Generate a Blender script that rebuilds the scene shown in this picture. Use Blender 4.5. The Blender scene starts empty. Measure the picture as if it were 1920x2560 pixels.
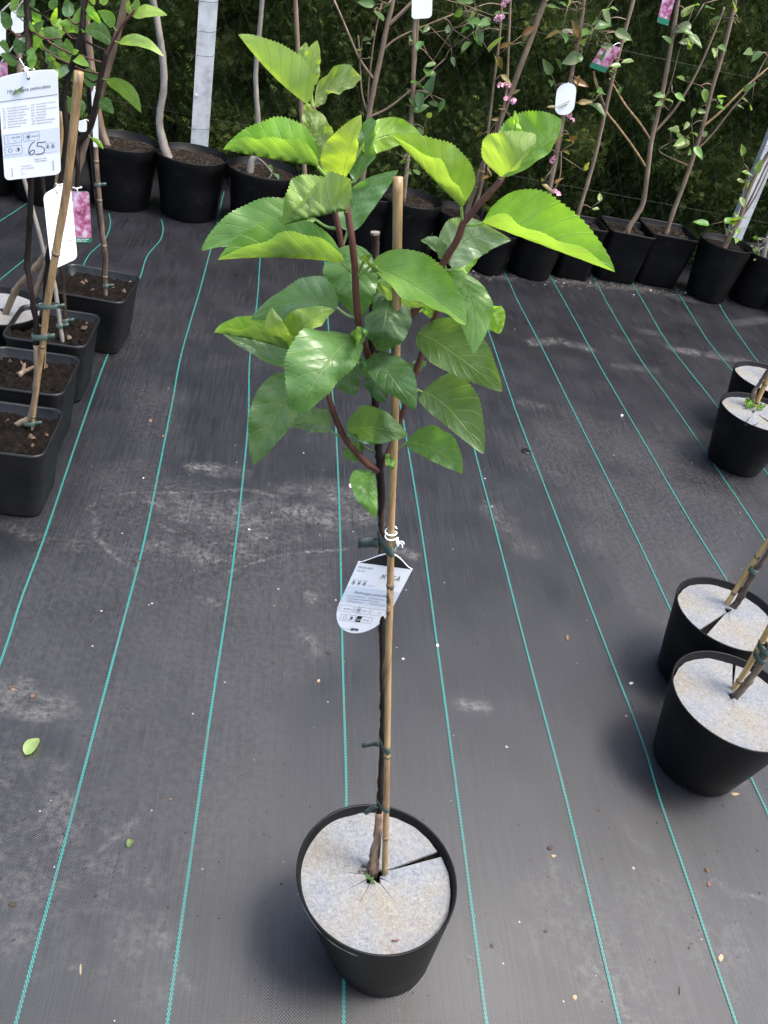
import bpy, math, random
import numpy as np
from mathutils import Vector, Matrix
rng = np.random.default_rng(7); random.seed(7)
sc = bpy.context.scene
C = sc.collection

# ---------------------------------------------------------------- camera
CAM_H, FPX = 1.4, 2164.0
YAW, PITCH, ROLL = math.radians(11.304), math.radians(35.083), math.radians(-13.328)
def cam_axes():
    f = np.array([math.sin(YAW)*math.cos(PITCH), math.cos(YAW)*math.cos(PITCH), -math.sin(PITCH)])
    r = np.array([math.cos(YAW), -math.sin(YAW), 0.]); d = np.cross(f, r)
    r2 = math.cos(ROLL)*r+math.sin(ROLL)*d; d2 = -math.sin(ROLL)*r+math.cos(ROLL)*d
    return np.array([r2, d2, f])
AX = cam_axes(); CP = np.array([0, 0, CAM_H]); FW = np.array([math.sin(YAW), math.cos(YAW), 0])
cam = bpy.data.cameras.new('camera'); cam.sensor_fit = 'VERTICAL'; cam.sensor_height = 36
cam.lens = 36*FPX/2560; cam.clip_start = .02; cam.clip_end = 300
co = bpy.data.objects.new('camera', cam); C.objects.link(co); sc.camera = co
m = Matrix.Identity(4)
for i in range(3):
    m[i][0], m[i][1], m[i][2], m[i][3] = AX[0][i], -AX[1][i], -AX[2][i], CP[i]
co.matrix_world = m

# ---------------------------------------------------------------- sky, sun, exposure
SUN = np.array([.36, -.14, 1.10]); SUN = SUN/np.linalg.norm(SUN)
w = bpy.data.worlds.new('World'); sc.world = w; w.use_nodes = True
wn = w.node_tree.nodes; wl = w.node_tree.links
sky = wn.new('ShaderNodeTexSky'); sky.sky_type = 'NISHITA'; sky.sun_disc = False
sky.sun_elevation = math.asin(SUN[2]); sky.sun_rotation = math.atan2(SUN[0], SUN[1])
sky.dust_density = 4.5; sky.air_density = 1.2; sky.ozone_density = 1.0
hs = wn.new('ShaderNodeHueSaturation'); hs.inputs['Saturation'].default_value = 1.0   # thin overcast
wl.new(sky.outputs[0], hs.inputs['Color']); wl.new(hs.outputs[0], wn['Background'].inputs[0]); wn['Background'].inputs[1].default_value = .15
sl = bpy.data.lights.new('sun', 'SUN'); sl.energy = 1.5; sl.angle = math.radians(18); sl.color = (1, .955, .885)
so = bpy.data.objects.new('sun', sl); C.objects.link(so)
so.rotation_euler = Vector(SUN).to_track_quat('Z', 'Y').to_euler(); so.location = (2, 3, 6)
sc.view_settings.view_transform = 'Standard'; sc.view_settings.look = 'None'
sc.view_settings.exposure = 1.90; sc.view_settings.gamma = 1
sc.view_settings.use_curve_mapping = False

# ---------------------------------------------------------------- pixel -> place helpers (photo is 1920 x 2560)
def ray(p): return np.array([(p[0]-960)/FPX, (p[1]-1280)/FPX, 1.])@AX
def gnd(p, h=0.):
    d = ray(p); return CP+d*((h-CAM_H)/d[2])
def atY(p, Y):
    d = ray(p); return CP+d*(Y/d[1])
def atD(p, D):
    d = ray(p); return CP+d*(D/(d@FW))
def proj(P):
    c = AX@(np.asarray(P)-CP); return np.array([960+FPX*c[0]/c[2], 1280+FPX*c[1]/c[2]])
CROPS = {1: (0, 0, .38577), 2: (600, 0, .38577), 3: (1180, 0, .44605), 4: (0, 640, .31646), 5: (480, 60, .31344),
         6: (900, 240, .39783), 7: (500, 560, .34364), 8: (860, 600, .32544), 9: (780, 1280, .19289),
         10: (840, 1600, .29379), 11: (680, 1960, .31344), 12: (1600, 1300, .31652), 13: (1600, 860, .19289),
         14: (0, 120, .26210), 0: (0, 0, 1.15732), 99: (0, 0, 1.)}
def cp(c, p):
    o = CROPS[c]; return (o[0]+p[0]*o[2], o[1]+p[1]*o[2])
def cps(c, pts): return [cp(c, p) for p in pts]

# ---------------------------------------------------------------- numpy value noise
_perm = rng.random((256, 256))
def vnoise(x, y):
    x = np.asarray(x, float); y = np.asarray(y, float)
    xi = np.floor(x).astype(int); yi = np.floor(y).astype(int); fx = x-xi; fy = y-yi
    fx = fx*fx*(3-2*fx); fy = fy*fy*(3-2*fy)
    g = lambda a, b: _perm[a & 255, b & 255]
    return (g(xi, yi)*(1-fx)+g(xi+1, yi)*fx)*(1-fy)+(g(xi, yi+1)*(1-fx)+g(xi+1, yi+1)*fx)*fy
def fbm(x, y, n=4):
    s = 0; a = .5
    for i in range(n): s = s+a*vnoise(x*2**i+17*i, y*2**i+31*i); a *= .5
    return s

# ---------------------------------------------------------------- materials
def mat(name):
    m = bpy.data.materials.new(name); m.use_nodes = True
    return m, m.node_tree.nodes, m.node_tree.links, m.node_tree.nodes['Principled BSDF']
def node(n, t, **kw):
    x = n.new(t)
    for k, v in kw.items():
        if k in x.inputs.keys(): x.inputs[k].default_value = v
        else: setattr(x, k, v)
    return x
def ramp(n, l, src, stops):
    r = n.new('ShaderNodeValToRGB'); e = r.color_ramp.elements
    while len(e) < len(stops): e.new(.5)
    for k, (p, c) in enumerate(stops):
        e[k].position = p; e[k].color = (*c, 1) if len(c) == 3 else c
    l.new(src, r.inputs[0]); return r.outputs[0]
def mix(n, l, fac, a, b, mode='MIX'):
    x = n.new('ShaderNodeMix'); x.data_type = 'RGBA'; x.blend_type = mode
    for s, v in ((0, fac), (6, a), (7, b)):
        if hasattr(v, 'node'): l.new(v, x.inputs[s])
        else: x.inputs[s].default_value = v if s == 0 else (*v, 1)
    return x.outputs[2]
def math_(n, l, op, a, b=None, c=None):
    x = n.new('ShaderNodeMath'); x.operation = op
    for i, v in enumerate((a, b, c)):
        if v is None: continue
        if hasattr(v, 'node'): l.new(v, x.inputs[i])
        else: x.inputs[i].default_value = v
    return x.outputs[0]
def bump(n, l, b, h, s=.3, d=.002):
    x = node(n, 'ShaderNodeBump', Strength=s, Distance=d); l.new(h, x.inputs['Height']); l.new(x.outputs[0], b.inputs['Normal']); return x
def noisy(name, c1, c2, scale, rough=.7, bs=.4, bd=.002, stretch=None, c3=None, spec=.5, coords='Object', detail=8, lo=.3, hi=.7):
    m, n, l, b = mat(name)
    tc = n.new('ShaderNodeTexCoord'); mp = n.new('ShaderNodeMapping'); l.new(tc.outputs[coords], mp.inputs[0])
    if stretch: mp.inputs['Scale'].default_value = stretch
    nz = node(n, 'ShaderNodeTexNoise', Scale=scale, Detail=detail, Roughness=.65); l.new(mp.outputs[0], nz.inputs[0])
    st = [(lo, c1), (hi, c2)] if c3 is None else [(lo, c1), ((lo+hi)/2, c2), (hi, c3)]
    l.new(ramp(n, l, nz.outputs[0], st), b.inputs['Base Color'])
    b.inputs['Roughness'].default_value = rough; b.inputs['Specular IOR Level'].default_value = spec
    if bs: bump(n, l, b, nz.outputs[0], bs, bd)
    return m

def fabric_mat():
    m, n, l, b = mat('woven_fabric')
    tc = n.new('ShaderNodeTexCoord'); O = tc.outputs['Object']
    at = n.new('ShaderNodeAttribute'); at.attribute_name = 'dust'
    sep = n.new('ShaderNodeSeparateXYZ'); l.new(O, sep.inputs[0])
    X, Y = sep.outputs[0], sep.outputs[1]
    sx = math_(n, l, 'SINE', math_(n, l, 'MULTIPLY', X, 2*math.pi/.0052))
    sy = math_(n, l, 'SINE', math_(n, l, 'MULTIPLY', Y, 2*math.pi/.0052))
    wv = math_(n, l, 'MULTIPLY', sx, sy)
    n1 = node(n, 'ShaderNodeTexNoise', Scale=5., Detail=9, Roughness=.62); l.new(O, n1.inputs[0])
    n2 = node(n, 'ShaderNodeTexNoise', Scale=110., Detail=5, Roughness=.7); l.new(O, n2.inputs[0])
    mp = n.new('ShaderNodeMapping'); mp.inputs['Scale'].default_value = (260, 5, 1); l.new(O, mp.inputs[0])
    n3 = node(n, 'ShaderNodeTexNoise', Scale=1., Detail=3); l.new(mp.outputs[0], n3.inputs[0])
    base = ramp(n, l, n1.outputs[0], [(.3, (.006, .0064, .008)), (.7, (.016, .0165, .0195))])
    base = mix(n, l, .55, base, ramp(n, l, n3.outputs[0], [(.36, (.003, .0033, .0045)), (.66, (.024, .025, .029))]))
    weave = ramp(n, l, wv, [(.25, (.42, .43, .46)), (.75, (1.45, 1.5, 1.68))])
    base = mix(n, l, .75, base, weave, 'MULTIPLY')
    # fine grit
    grit = ramp(n, l, n2.outputs[0], [(.60, (0, 0, 0)), (.74, (1, 1, 1))])
    patch = ramp(n, l, n1.outputs[0], [(.42, (0, 0, 0)), (.72, (1, 1, 1))])
    gf = math_(n, l, 'MULTIPLY', grit, math_(n, l, 'MULTIPLY_ADD', patch, .32, .04))
    base = mix(n, l, gf, base, (.10, .096, .09))
    # dust stains carried by the sheet
    dn = node(n, 'ShaderNodeTexNoise', Scale=75., Detail=6, Roughness=.75); l.new(O, dn.inputs[0])
    df = math_(n, l, 'MULTIPLY', at.outputs['Fac'], ramp(n, l, dn.outputs[0], [(.40, (.04, .04, .04)), (.62, (1, 1, 1))]))
    base = mix(n, l, df, base, (.17, .163, .15))
    # rows of needle holes along the warp
    dx = math_(n, l, 'ABSOLUTE', math_(n, l, 'SUBTRACT', math_(n, l, 'FRACT', math_(n, l, 'MULTIPLY', math_(n, l, 'ADD', X, math_(n, l, 'MULTIPLY', n1.outputs[0], .02)), 1/.2273/1.0)), .43))
    dy = math_(n, l, 'ABSOLUTE', math_(n, l, 'SUBTRACT', math_(n, l, 'FRACT', math_(n, l, 'MULTIPLY', Y, 1/.0105)), .5))
    hole = math_(n, l, 'MULTIPLY', math_(n, l, 'LESS_THAN', dx, .007), math_(n, l, 'LESS_THAN', dy, .22))
    base = mix(n, l, math_(n, l, 'MULTIPLY', hole, .75), base, (.006, .006, .007))
    l.new(base, b.inputs['Base Color'])
    rg = ramp(n, l, n1.outputs[0], [(.3, (.27, .27, .27)), (.7, (.40, .40, .40))])
    l.new(mix(n, l, df, rg, (.85, .85, .85)), b.inputs['Roughness'])
    b.inputs['Specular IOR Level'].default_value = .48
    h = math_(n, l, 'ADD', math_(n, l, 'MULTIPLY', wv, .7), math_(n, l, 'MULTIPLY', n2.outputs[0], .8))
    b1 = bump(n, l, b, h, .42, .0012)
    mw = n.new('ShaderNodeMapping'); mw.inputs['Scale'].default_value = (3.2, 1.5, 1); mw.inputs['Rotation'].default_value = (0, 0, .12); l.new(O, mw.inputs[0])
    n4 = node(n, 'ShaderNodeTexNoise', Scale=3., Detail=3, Roughness=.5, Distortion=.8); l.new(mw.outputs[0], n4.inputs[0])
    b0 = node(n, 'ShaderNodeBump', Strength=.07, Distance=.02); l.new(n4.outputs[0], b0.inputs['Height']); l.new(b0.outputs[0], b1.inputs['Normal'])
    return m
def stripe_mat():
    m, n, l, b = mat('teal_woven_stripe')
    uv = n.new('ShaderNodeUVMap'); sep = n.new('ShaderNodeSeparateXYZ'); l.new(uv.outputs[0], sep.inputs[0])
    ck = n.new('ShaderNodeTexChecker'); ck.inputs['Scale'].default_value = 1.; l.new(uv.outputs[0], ck.inputs[0])
    ck.inputs['Color1'].default_value = (.014, .175, .152, 1); ck.inputs['Color2'].default_value = (.003, .03, .027, 1)
    tc = n.new('ShaderNodeTexCoord'); nz = node(n, 'ShaderNodeTexNoise', Scale=14., Detail=8, Roughness=.7); l.new(tc.outputs['Object'], nz.inputs[0])
    f = ramp(n, l, nz.outputs[0], [(.47, (0, 0, 0)), (.72, (.75, .75, .75))])
    l.new(mix(n, l, f, ck.outputs[0], (.05, .055, .052)), b.inputs['Base Color']); b.inputs['Roughness'].default_value = .5
    return m
def leaf_mat():
    m, n, l, b = mat('leaf_blade')
    oi = n.new('ShaderNodeObjectInfo'); uv = n.new('ShaderNodeUVMap'); sep = n.new('ShaderNodeSeparateXYZ'); l.new(uv.outputs[0], sep.inputs[0])
    U, V = sep.outputs[0], sep.outputs[1]
    x = math_(n, l, 'ABSOLUTE', math_(n, l, 'MULTIPLY_ADD', U, 2., -1.))
    xx = math_(n, l, 'POWER', x, .8)
    q = math_(n, l, 'FRACT', math_(n, l, 'MULTIPLY', math_(n, l, 'MULTIPLY_ADD', xx, -.30, V), 7.))
    dl = math_(n, l, 'ABSOLUTE', math_(n, l, 'SUBTRACT', q, .5))
    lat = math_(n, l, 'SUBTRACT', 1., math_(n, l, 'SMOOTH_MIN', math_(n, l, 'MULTIPLY', dl, 19.), 1., .2))
    lat = math_(n, l, 'MAXIMUM', lat, 0.)
    mid = math_(n, l, 'MAXIMUM', math_(n, l, 'SUBTRACT', 1., math_(n, l, 'MULTIPLY', x, 22.)), 0.)
    tc = n.new('ShaderNodeTexCoord')
    nz = node(n, 'ShaderNodeTexNoise', Scale=28., Detail=5, Roughness=.6); l.new(tc.outputs['Object'], nz.inputs[0])
    vor = node(n, 'ShaderNodeTexVoronoi', Scale=330.); vor.feature = 'DISTANCE_TO_EDGE'; l.new(tc.outputs['Object'], vor.inputs[0])
    var = ramp(n, l, nz.outputs[0], [(.3, (.68, .74, .66)), (.7, (1.25, 1.18, 1.25))])
    col = mix(n, l, 1., oi.outputs['Color'], var, 'MULTIPLY')
    vein = math_(n, l, 'MAXIMUM', math_(n, l, 'MULTIPLY', lat, .75), math_(n, l, 'MULTIPLY', mid, .6))
    light = mix(n, l, .6, col, (.30, .38, .17))
    col = mix(n, l, vein, col, light)
    geo = n.new('ShaderNodeNewGeometry')
    pale = mix(n, l, .5, col, (.19, .25, .12))
    pale = mix(n, l, vein, pale, (.26, .32, .17))
    fc = mix(n, l, geo.outputs['Backfacing'], col, pale)
    l.new(fc, b.inputs['Base Color'])
    l.new(mix(n, l, geo.outputs['Backfacing'], (.35, .35, .35), (.55, .55, .55)), b.inputs['Roughness'])
    b.inputs['Specular IOR Level'].default_value = .5
    hgt = math_(n, l, 'ADD', math_(n, l, 'MULTIPLY', lat, -1.), math_(n, l, 'ADD', math_(n, l, 'MULTIPLY', mid, -1.2), math_(n, l, 'MULTIPLY', math_(n, l, 'MINIMUM', vor.outputs['Distance'], .0012), 500.)))
    bp = bump(n, l, b, hgt, .6, .0010)
    tr = n.new('ShaderNodeBsdfTranslucent'); l.new(bp.outputs[0], tr.inputs['Normal'])
    tcol = mix(n, l, 1., fc, (1.7, 1.8, .5), 'MULTIPLY'); l.new(tcol, tr.inputs[0])
    ms = n.new('ShaderNodeMixShader'); ms.inputs[0].default_value = .44
    l.new(b.outputs[0], ms.inputs[1]); l.new(tr.outputs[0], ms.inputs[2])
    l.new(ms.outputs[0], n['Material Output'].inputs[0])
    return m
def hedge_mat():
    m, n, l, b = mat('conifer_foliage')
    tc = n.new('ShaderNodeTexCoord')
    nz = node(n, 'ShaderNodeTexNoise', Scale=3.2, Detail=4); l.new(tc.outputs['Object'], nz.inputs[0])
    n2 = node(n, 'ShaderNodeTexNoise', Scale=45., Detail=3); l.new(tc.outputs['Object'], n2.inputs[0])
    a = ramp(n, l, nz.outputs[0], [(.3, (.026, .046, .012)), (.55, (.052, .078, .020)), (.75, (.098, .12, .034))])
    c = mix(n, l, 1., a, ramp(n, l, n2.outputs[0], [(.3, (.55, .55, .5)), (.7, (1.45, 1.4, 1.2))]), 'MULTIPLY')
    l.new(c, b.inputs['Base Color']); b.inputs['Roughness'].default_value = .7; b.inputs['Specular IOR Level'].default_value = .15
    tr = n.new('ShaderNodeBsdfTranslucent'); l.new(c, tr.inputs[0])
    ms = n.new('ShaderNodeMixShader'); ms.inputs[0].default_value = .25
    l.new(b.outputs[0], ms.inputs[1]); l.new(tr.outputs[0], ms.inputs[2]); l.new(ms.outputs[0], n['Material Output'].inputs[0])
    return m
def flower_print_mat():
    m, n, l, b = mat('flower_photo_print')
    tc = n.new('ShaderNodeTexCoord')
    nz = node(n, 'ShaderNodeTexNoise', Scale=42., Detail=2); l.new(tc.outputs['Object'], nz.inputs[0])
    vo = node(n, 'ShaderNodeTexVoronoi', Scale=190.); l.new(tc.outputs['Object'], vo.inputs[0])
    a = ramp(n, l, nz.outputs[0], [(.30, (.045, .06, .035)), (.40, (.40, .10, .20)), (.52, (.62, .28, .42)), (.66, (.78, .70, .76))])
    v = ramp(n, l, vo.outputs['Distance'], [(.0, (1.15, 1.1, 1.15)), (.6, (.62, .55, .6))])
    l.new(mix(n, l, .8, a, v, 'MULTIPLY'), b.inputs['Base Color']); b.inputs['Roughness'].default_value = .3
    return m
def plain(name, col, rough=.5, spec=.5):
    m, n, l, b = mat(name); b.inputs['Base Color'].default_value = (*col, 1); b.inputs['Roughness'].default_value = rough
    b.inputs['Specular IOR Level'].default_value = spec; return m
M = dict(
    fabric=fabric_mat(), stripe=stripe_mat(), leaf=leaf_mat(), hedge=hedge_mat(), flowerprint=flower_print_mat(),
    earth=noisy('earth', (.03, .024, .018), (.09, .075, .055), 12, .9),
    pot=noisy('black_pot_plastic', (.0022, .0022, .0025), (.0045, .0045, .005), 9, .46, .12, .001, c3=(.032, .030, .028), spec=.13, lo=.42, hi=.82),
    potgrey=noisy('worn_pot_plastic', (.0028, .003, .0036), (.006, .0063, .0072), 14, .40, .15, .001, c3=(.02, .0205, .022), spec=.30, lo=.35, hi=.8),
    soil=noisy('potting_soil', (.0015, .0011, .0008), (.005, .0036, .0026), 95, .95, 1., .008, c3=(.018, .0125, .009), spec=.1, lo=.3, hi=.75),
    drysoil=noisy('dry_bark_soil', (.004, .003, .0022), (.012, .009, .0066), 70, .95, 1., .008, c3=(.07, .055, .042), spec=.1, lo=.3, hi=.75),
    bark=noisy('dark_bark', (.006, .0045, .004), (.016, .011, .009), 40, .7, .7, .002, (1, 1, .16), c3=(.13, .09, .065), lo=.34, hi=.80, spec=.15),
    barktan=noisy('peeling_tan_bark', (.025, .015, .010), (.10, .066, .043), 45, .8, .8, .002, (1, 1, .22), c3=(.22, .155, .105), lo=.36, hi=.72),
    barkbase=noisy('peeling_stem_base', (.03, .018, .012), (.16, .10, .065), 55, .8, .9, .002, (1, 1, .2), c3=(.30, .21, .145), lo=.40, hi=.62),
    barkgrey=noisy('grey_brown_bark', (.07, .046, .030), (.14, .096, .064), 30, .8, .5, .002, (1, 1, .3), c3=(.21, .155, .11)),
    barkred=noisy('red_brown_shoot', (.045, .012, .009), (.075, .021, .014), 60, .55, .35, .001, (1, 1, .4), c3=(.13, .05, .03), lo=.35, hi=.8),
    barkpale=noisy('pale_grey_bark', (.10, .085, .07), (.17, .15, .13), 26, .8, .4, .002, (1, 1, .4), c3=(.24, .22, .19)),
    bamboo=noisy('bamboo', (.085, .05, .024), (.235, .15, .07), 26, .45, .35, .001, (3, 3, .35), c3=(.33, .23, .12), lo=.30, hi=.70),
    bambooy=noisy('yellow_bamboo', (.20, .12, .043), (.36, .235, .09), 20, .42, .25, .001, (3, 3, .35), c3=(.45, .32, .15), lo=.28, hi=.74),
    node=noisy('bamboo_node', (.03, .022, .015), (.20, .14, .07), 160, .7, .5, .001),
    tie=noisy('green_tie_tape', (.016, .032, .024), (.028, .048, .037), 30, .4, .2, .001),
    string=plain('white_string', (.80, .80, .78), .7),
    card=noisy('white_plastic_card', (.80, .80, .80), (.86, .86, .86), 8, .38, 0),
    cardblue=plain('pale_blue_print', (.66, .69, .76), .4), ink=plain('grey_ink', (.16, .16, .18), .5), black=plain('black_ink', (.008, .008, .009), .45),
    greenink=plain('green_print', (.01, .17, .09), .4), white=plain('white_ink', (.8, .8, .8), .5),
    steel=noisy('galvanised_steel', (.24, .25, .255), (.42, .43, .44), 14, .5, .15, .001, c3=(.52, .53, .54), spec=.5),
    wire=plain('fence_wire', (.03, .032, .03), .6), flower=noisy('pink_petal', (.58, .26, .36), (.74, .44, .54), 60, .6, 0),
    debris=noisy('dried_plant_bits', (.02, .013, .009), (.08, .05, .032), 70, .9, .5, .001, c3=(.22, .175, .13), lo=.35, hi=.72),
    crumb=noisy('soil_crumbs', (.012, .009, .007), (.05, .037, .028), 70, .95, .5, .001),
    perlite=plain('white_grit', (.30, .29, .275), .8), ltan=plain('dry_leaf_tan', (.24, .18, .10), .7), lrust=plain('dry_bud_scale_rust', (.10, .05, .028), .7))
def felt_mat():
    m, n, l, b = mat('grey_felt')
    tc = n.new('ShaderNodeTexCoord')
    a = node(n, 'ShaderNodeTexNoise', Scale=170., Detail=8, Roughness=.72, Distortion=1.2); l.new(tc.outputs['Object'], a.inputs[0])
    c = node(n, 'ShaderNodeTexNoise', Scale=9., Detail=4, Roughness=.6); l.new(tc.outputs['Object'], c.inputs[0])
    d = node(n, 'ShaderNodeTexNoise', Scale=45., Detail=4, Roughness=.7); l.new(tc.outputs['Object'], d.inputs[0])
    f = ramp(n, l, a.outputs[0], [(.27, (.08, .08, .08)), (.5, (.148, .148, .147)), (.73, (.22, .22, .218))])
    st = ramp(n, l, c.outputs[0], [(.36, (.80, .88, 1.0)), (.52, (.98, .98, .97)), (.66, (1.0, .92, .78)), (.78, (.86, .72, .52))])
    f = mix(n, l, 1., f, st, 'MULTIPLY')
    dk = ramp(n, l, d.outputs[0], [(.58, (0, 0, 0)), (.76, (.6, .6, .6))])
    l.new(mix(n, l, dk, f, (.09, .078, .065)), b.inputs['Base Color']); b.inputs['Roughness'].default_value = .95
    b.inputs['Specular IOR Level'].default_value = .15
    bump(n, l, b, a.outputs[0], .5, .002); return m
M['felt'] = felt_mat()

# ---------------------------------------------------------------- object helpers
def mesh_obj(name, verts, faces, mt, parent=None, smooth=False, uv=None, loc=None, attr=None):
    me = bpy.data.meshes.new(name)
    v = np.asarray(verts, float)
    if loc is not None: v = v-np.asarray(loc)
    if isinstance(faces, np.ndarray):
        nf, k = faces.shape
        me.vertices.add(len(v)); me.vertices.foreach_set('co', v.astype(np.float32).ravel())
        me.loops.add(nf*k); me.loops.foreach_set('vertex_index', faces.astype(np.int32).ravel())
        me.polygons.add(nf); me.polygons.foreach_set('loop_start', (np.arange(nf)*k).astype(np.int32))
        me.update(calc_edges=True); me.validate()
    else:
        me.from_pydata([tuple(x) for x in v], [], [tuple(int(i) for i in fc) for fc in faces]); me.update()
    if smooth: me.polygons.foreach_set('use_smooth', [True]*len(me.polygons))
    if uv is not None:
        ul = me.uv_layers.new(name='UVMap'); idx = np.zeros(len(me.loops), np.int32); me.loops.foreach_get('vertex_index', idx)
        ul.data.foreach_set('uv', np.asarray(uv, np.float32)[idx].ravel())
    if attr is not None:
        a = me.attributes.new(attr[0], 'FLOAT', 'POINT'); a.data.foreach_set('value', np.asarray(attr[1], np.float32))
    if mt is not None: me.materials.append(mt)
    o = bpy.data.objects.new(name, me); C.objects.link(o)
    if parent is not None: o.parent = parent
    elif loc is not None: o.location = loc
    return o
def tag(o, label=None, cat=None, group=None, kind=None):
    if label: o['label'] = label
    if cat: o['category'] = cat
    if group: o['group'] = group
    if kind: o['kind'] = kind
    return o
def empty(name, loc, label, cat, group=None):
    o = bpy.data.objects.new(name, None); C.objects.link(o); o.location = loc; o.empty_display_size = .05
    return tag(o, label, cat, group)
class MB:
    def __init__(s): s.v = []; s.f = []; s.uv = []
    def add(s, v, f, uv=None):
        k = len(s.v); s.v += [tuple(x) for x in v]; s.f += [tuple(i+k for i in fc) for fc in f]
        s.uv += list(uv) if uv is not None else [(0, 0)]*len(v); return s
    def build(s, name, mt, parent=None, loc=None, smooth=False): return mesh_obj(name, s.v, s.f, mt, parent, smooth, s.uv, loc)
def smooth_path(pts, n=6):
    P = [np.asarray(p, float) for p in pts]
    if len(P) < 3: return [P[0]+(P[-1]-P[0])*t for t in np.linspace(0, 1, n)]
    Q = [2*P[0]-P[1]]+P+[2*P[-1]-P[-2]]; out = []
    for i in range(1, len(Q)-2):
        a, b, c, d = Q[i-1:i+3]
        for t in np.linspace(0, 1, n, endpoint=False):
            out.append(.5*((2*b)+(c-a)*t+(2*a-5*b+4*c-d)*t*t+(3*b-a-3*c+d)*t**3))
    out.append(P[-1]); return out
def tube(mb, pts, rad, ns=8, wob=0., caps=True):
    P = [np.asarray(p, float) for p in pts]; n = len(P)
    R = [rad]*n if np.isscalar(rad) else list(np.interp(np.linspace(0, 1, n), np.linspace(0, 1, len(rad)), rad))
    V = []; prev = None
    for i in range(n):
        t = P[min(i+1, n-1)]-P[max(i-1, 0)]; t = t/(np.linalg.norm(t)+1e-12)
        if prev is None:
            a = np.array([0, 0, 1.]) if abs(t[2]) < .9 else np.array([1., 0, 0]); u = np.cross(t, a)
        else: u = prev-t*(prev@t)
        u = u/np.linalg.norm(u); prev = u; v = np.cross(t, u)
        for k in range(ns):
            a = 2*math.pi*k/ns; r = R[i]*(1+wob*(rng.random()-.5))
            V.append(P[i]+u*math.cos(a)*r+v*math.sin(a)*r)
    F = [(i*ns+k, i*ns+(k+1) % ns, (i+1)*ns+(k+1) % ns, (i+1)*ns+k) for i in range(n-1) for k in range(ns)]
    if caps: F += [tuple(range(ns-1, -1, -1)), tuple(range((n-1)*ns, n*ns))]
    return mb.add(V, F)
def box(mb, c, sx, sy, sz, R=None):
    V = np.array([(x, y, z) for x in (-1, 1) for y in (-1, 1) for z in (-1, 1)], float)*np.array([sx, sy, sz])/2
    if R is not None: V = V@np.asarray(R).T
    return mb.add(V+np.asarray(c), [(0, 1, 3, 2), (4, 6, 7, 5), (0, 4, 5, 1), (2, 3, 7, 6), (0, 2, 6, 4), (1, 5, 7, 3)])
def rings(mb, rs, close_bottom=True, close_top=False):
    n = len(rs[0]); V = [p for r in rs for p in r]
    F = [(i*n+k, i*n+(k+1) % n, (i+1)*n+(k+1) % n, (i+1)*n+k) for i in range(len(rs)-1) for k in range(n)]
    if close_bottom: F.append(tuple(range(n-1, -1, -1)))
    if close_top: F.append(tuple(range((len(rs)-1)*n, len(rs)*n)))
    return mb.add(V, F)

# ================================================================ THE SETTING
def relief(x, y):
    x = np.asarray(x, float); y = np.asarray(y, float)
    a = np.clip((y-1.7)/2.2, 0, 1)
    return (fbm(x*2.3+3, y*1.3+9, 3)-.45)*.006*(0.35+a)+.0012*np.sin(x*21+np.sin(y*2.1)*2)*(.3+a)
S = 60.
mesh_obj('ground', [(-S, -S, -.02), (S, -S, -.02), (S, S, -.02), (-S, S, -.02)], [(0, 1, 2, 3)], M['earth'])['kind'] = 'structure'
xs = np.unique(np.concatenate([np.linspace(-6, -1.2, 25), np.arange(-1.2, 2.1, .0075), np.linspace(2.1, 7, 90)]))
ys = np.unique(np.concatenate([np.linspace(-3, .45, 12), np.arange(.45, 3.0, .0075), np.arange(3.0, 4.7, .02), np.linspace(4.7, 8, 10)]))
GX, GY = np.meshgrid(xs, ys)
dust = np.clip((fbm(GX*1.7+5, GY*1.7+2, 5)-.50)*1.0, 0, .10)*np.clip((3.6-GY)/1.2, .25, 1)
def stroke(pts, wid, amt, rag=.6):
    """dusty stain along a polyline of displayed photo pixels, laid on the sheet"""
    global dust
    P = [gnd(cp(0, p))[:2] for p in pts]
    if len(P) == 1: P = [P[0], P[0]+1e-4]
    A = np.array(P); lo = A.min(0)-wid*3; hi = A.max(0)+wid*3
    sel = (GX > lo[0]) & (GX < hi[0]) & (GY > lo[1]) & (GY < hi[1])
    gx, gy = GX[sel], GY[sel]
    gx2 = gx+(fbm(gx*26, gy*26, 3)-.45)*wid*2*rag; gy2 = gy+(fbm(gx*26+40, gy*26+9, 3)-.45)*wid*2*rag
    D = np.full(gx.shape, 9.)
    for a, b in zip(P[:-1], P[1:]):
        e = b-a; t = np.clip(((gx2-a[0])*e[0]+(gy2-a[1])*e[1])/(e@e+1e-9), 0, 1)
        D = np.minimum(D, np.hypot(gx2-a[0]-e[0]*t, gy2-a[1]-e[1]*t))
    v = np.clip(1.25-D/wid, 0, 1)*amt*np.clip(.25+2.0*(fbm(gx*33+7, gy*33, 4)-.25), 0, 1.3)
    dust[sel] = np.maximum(dust[sel], v)
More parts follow.
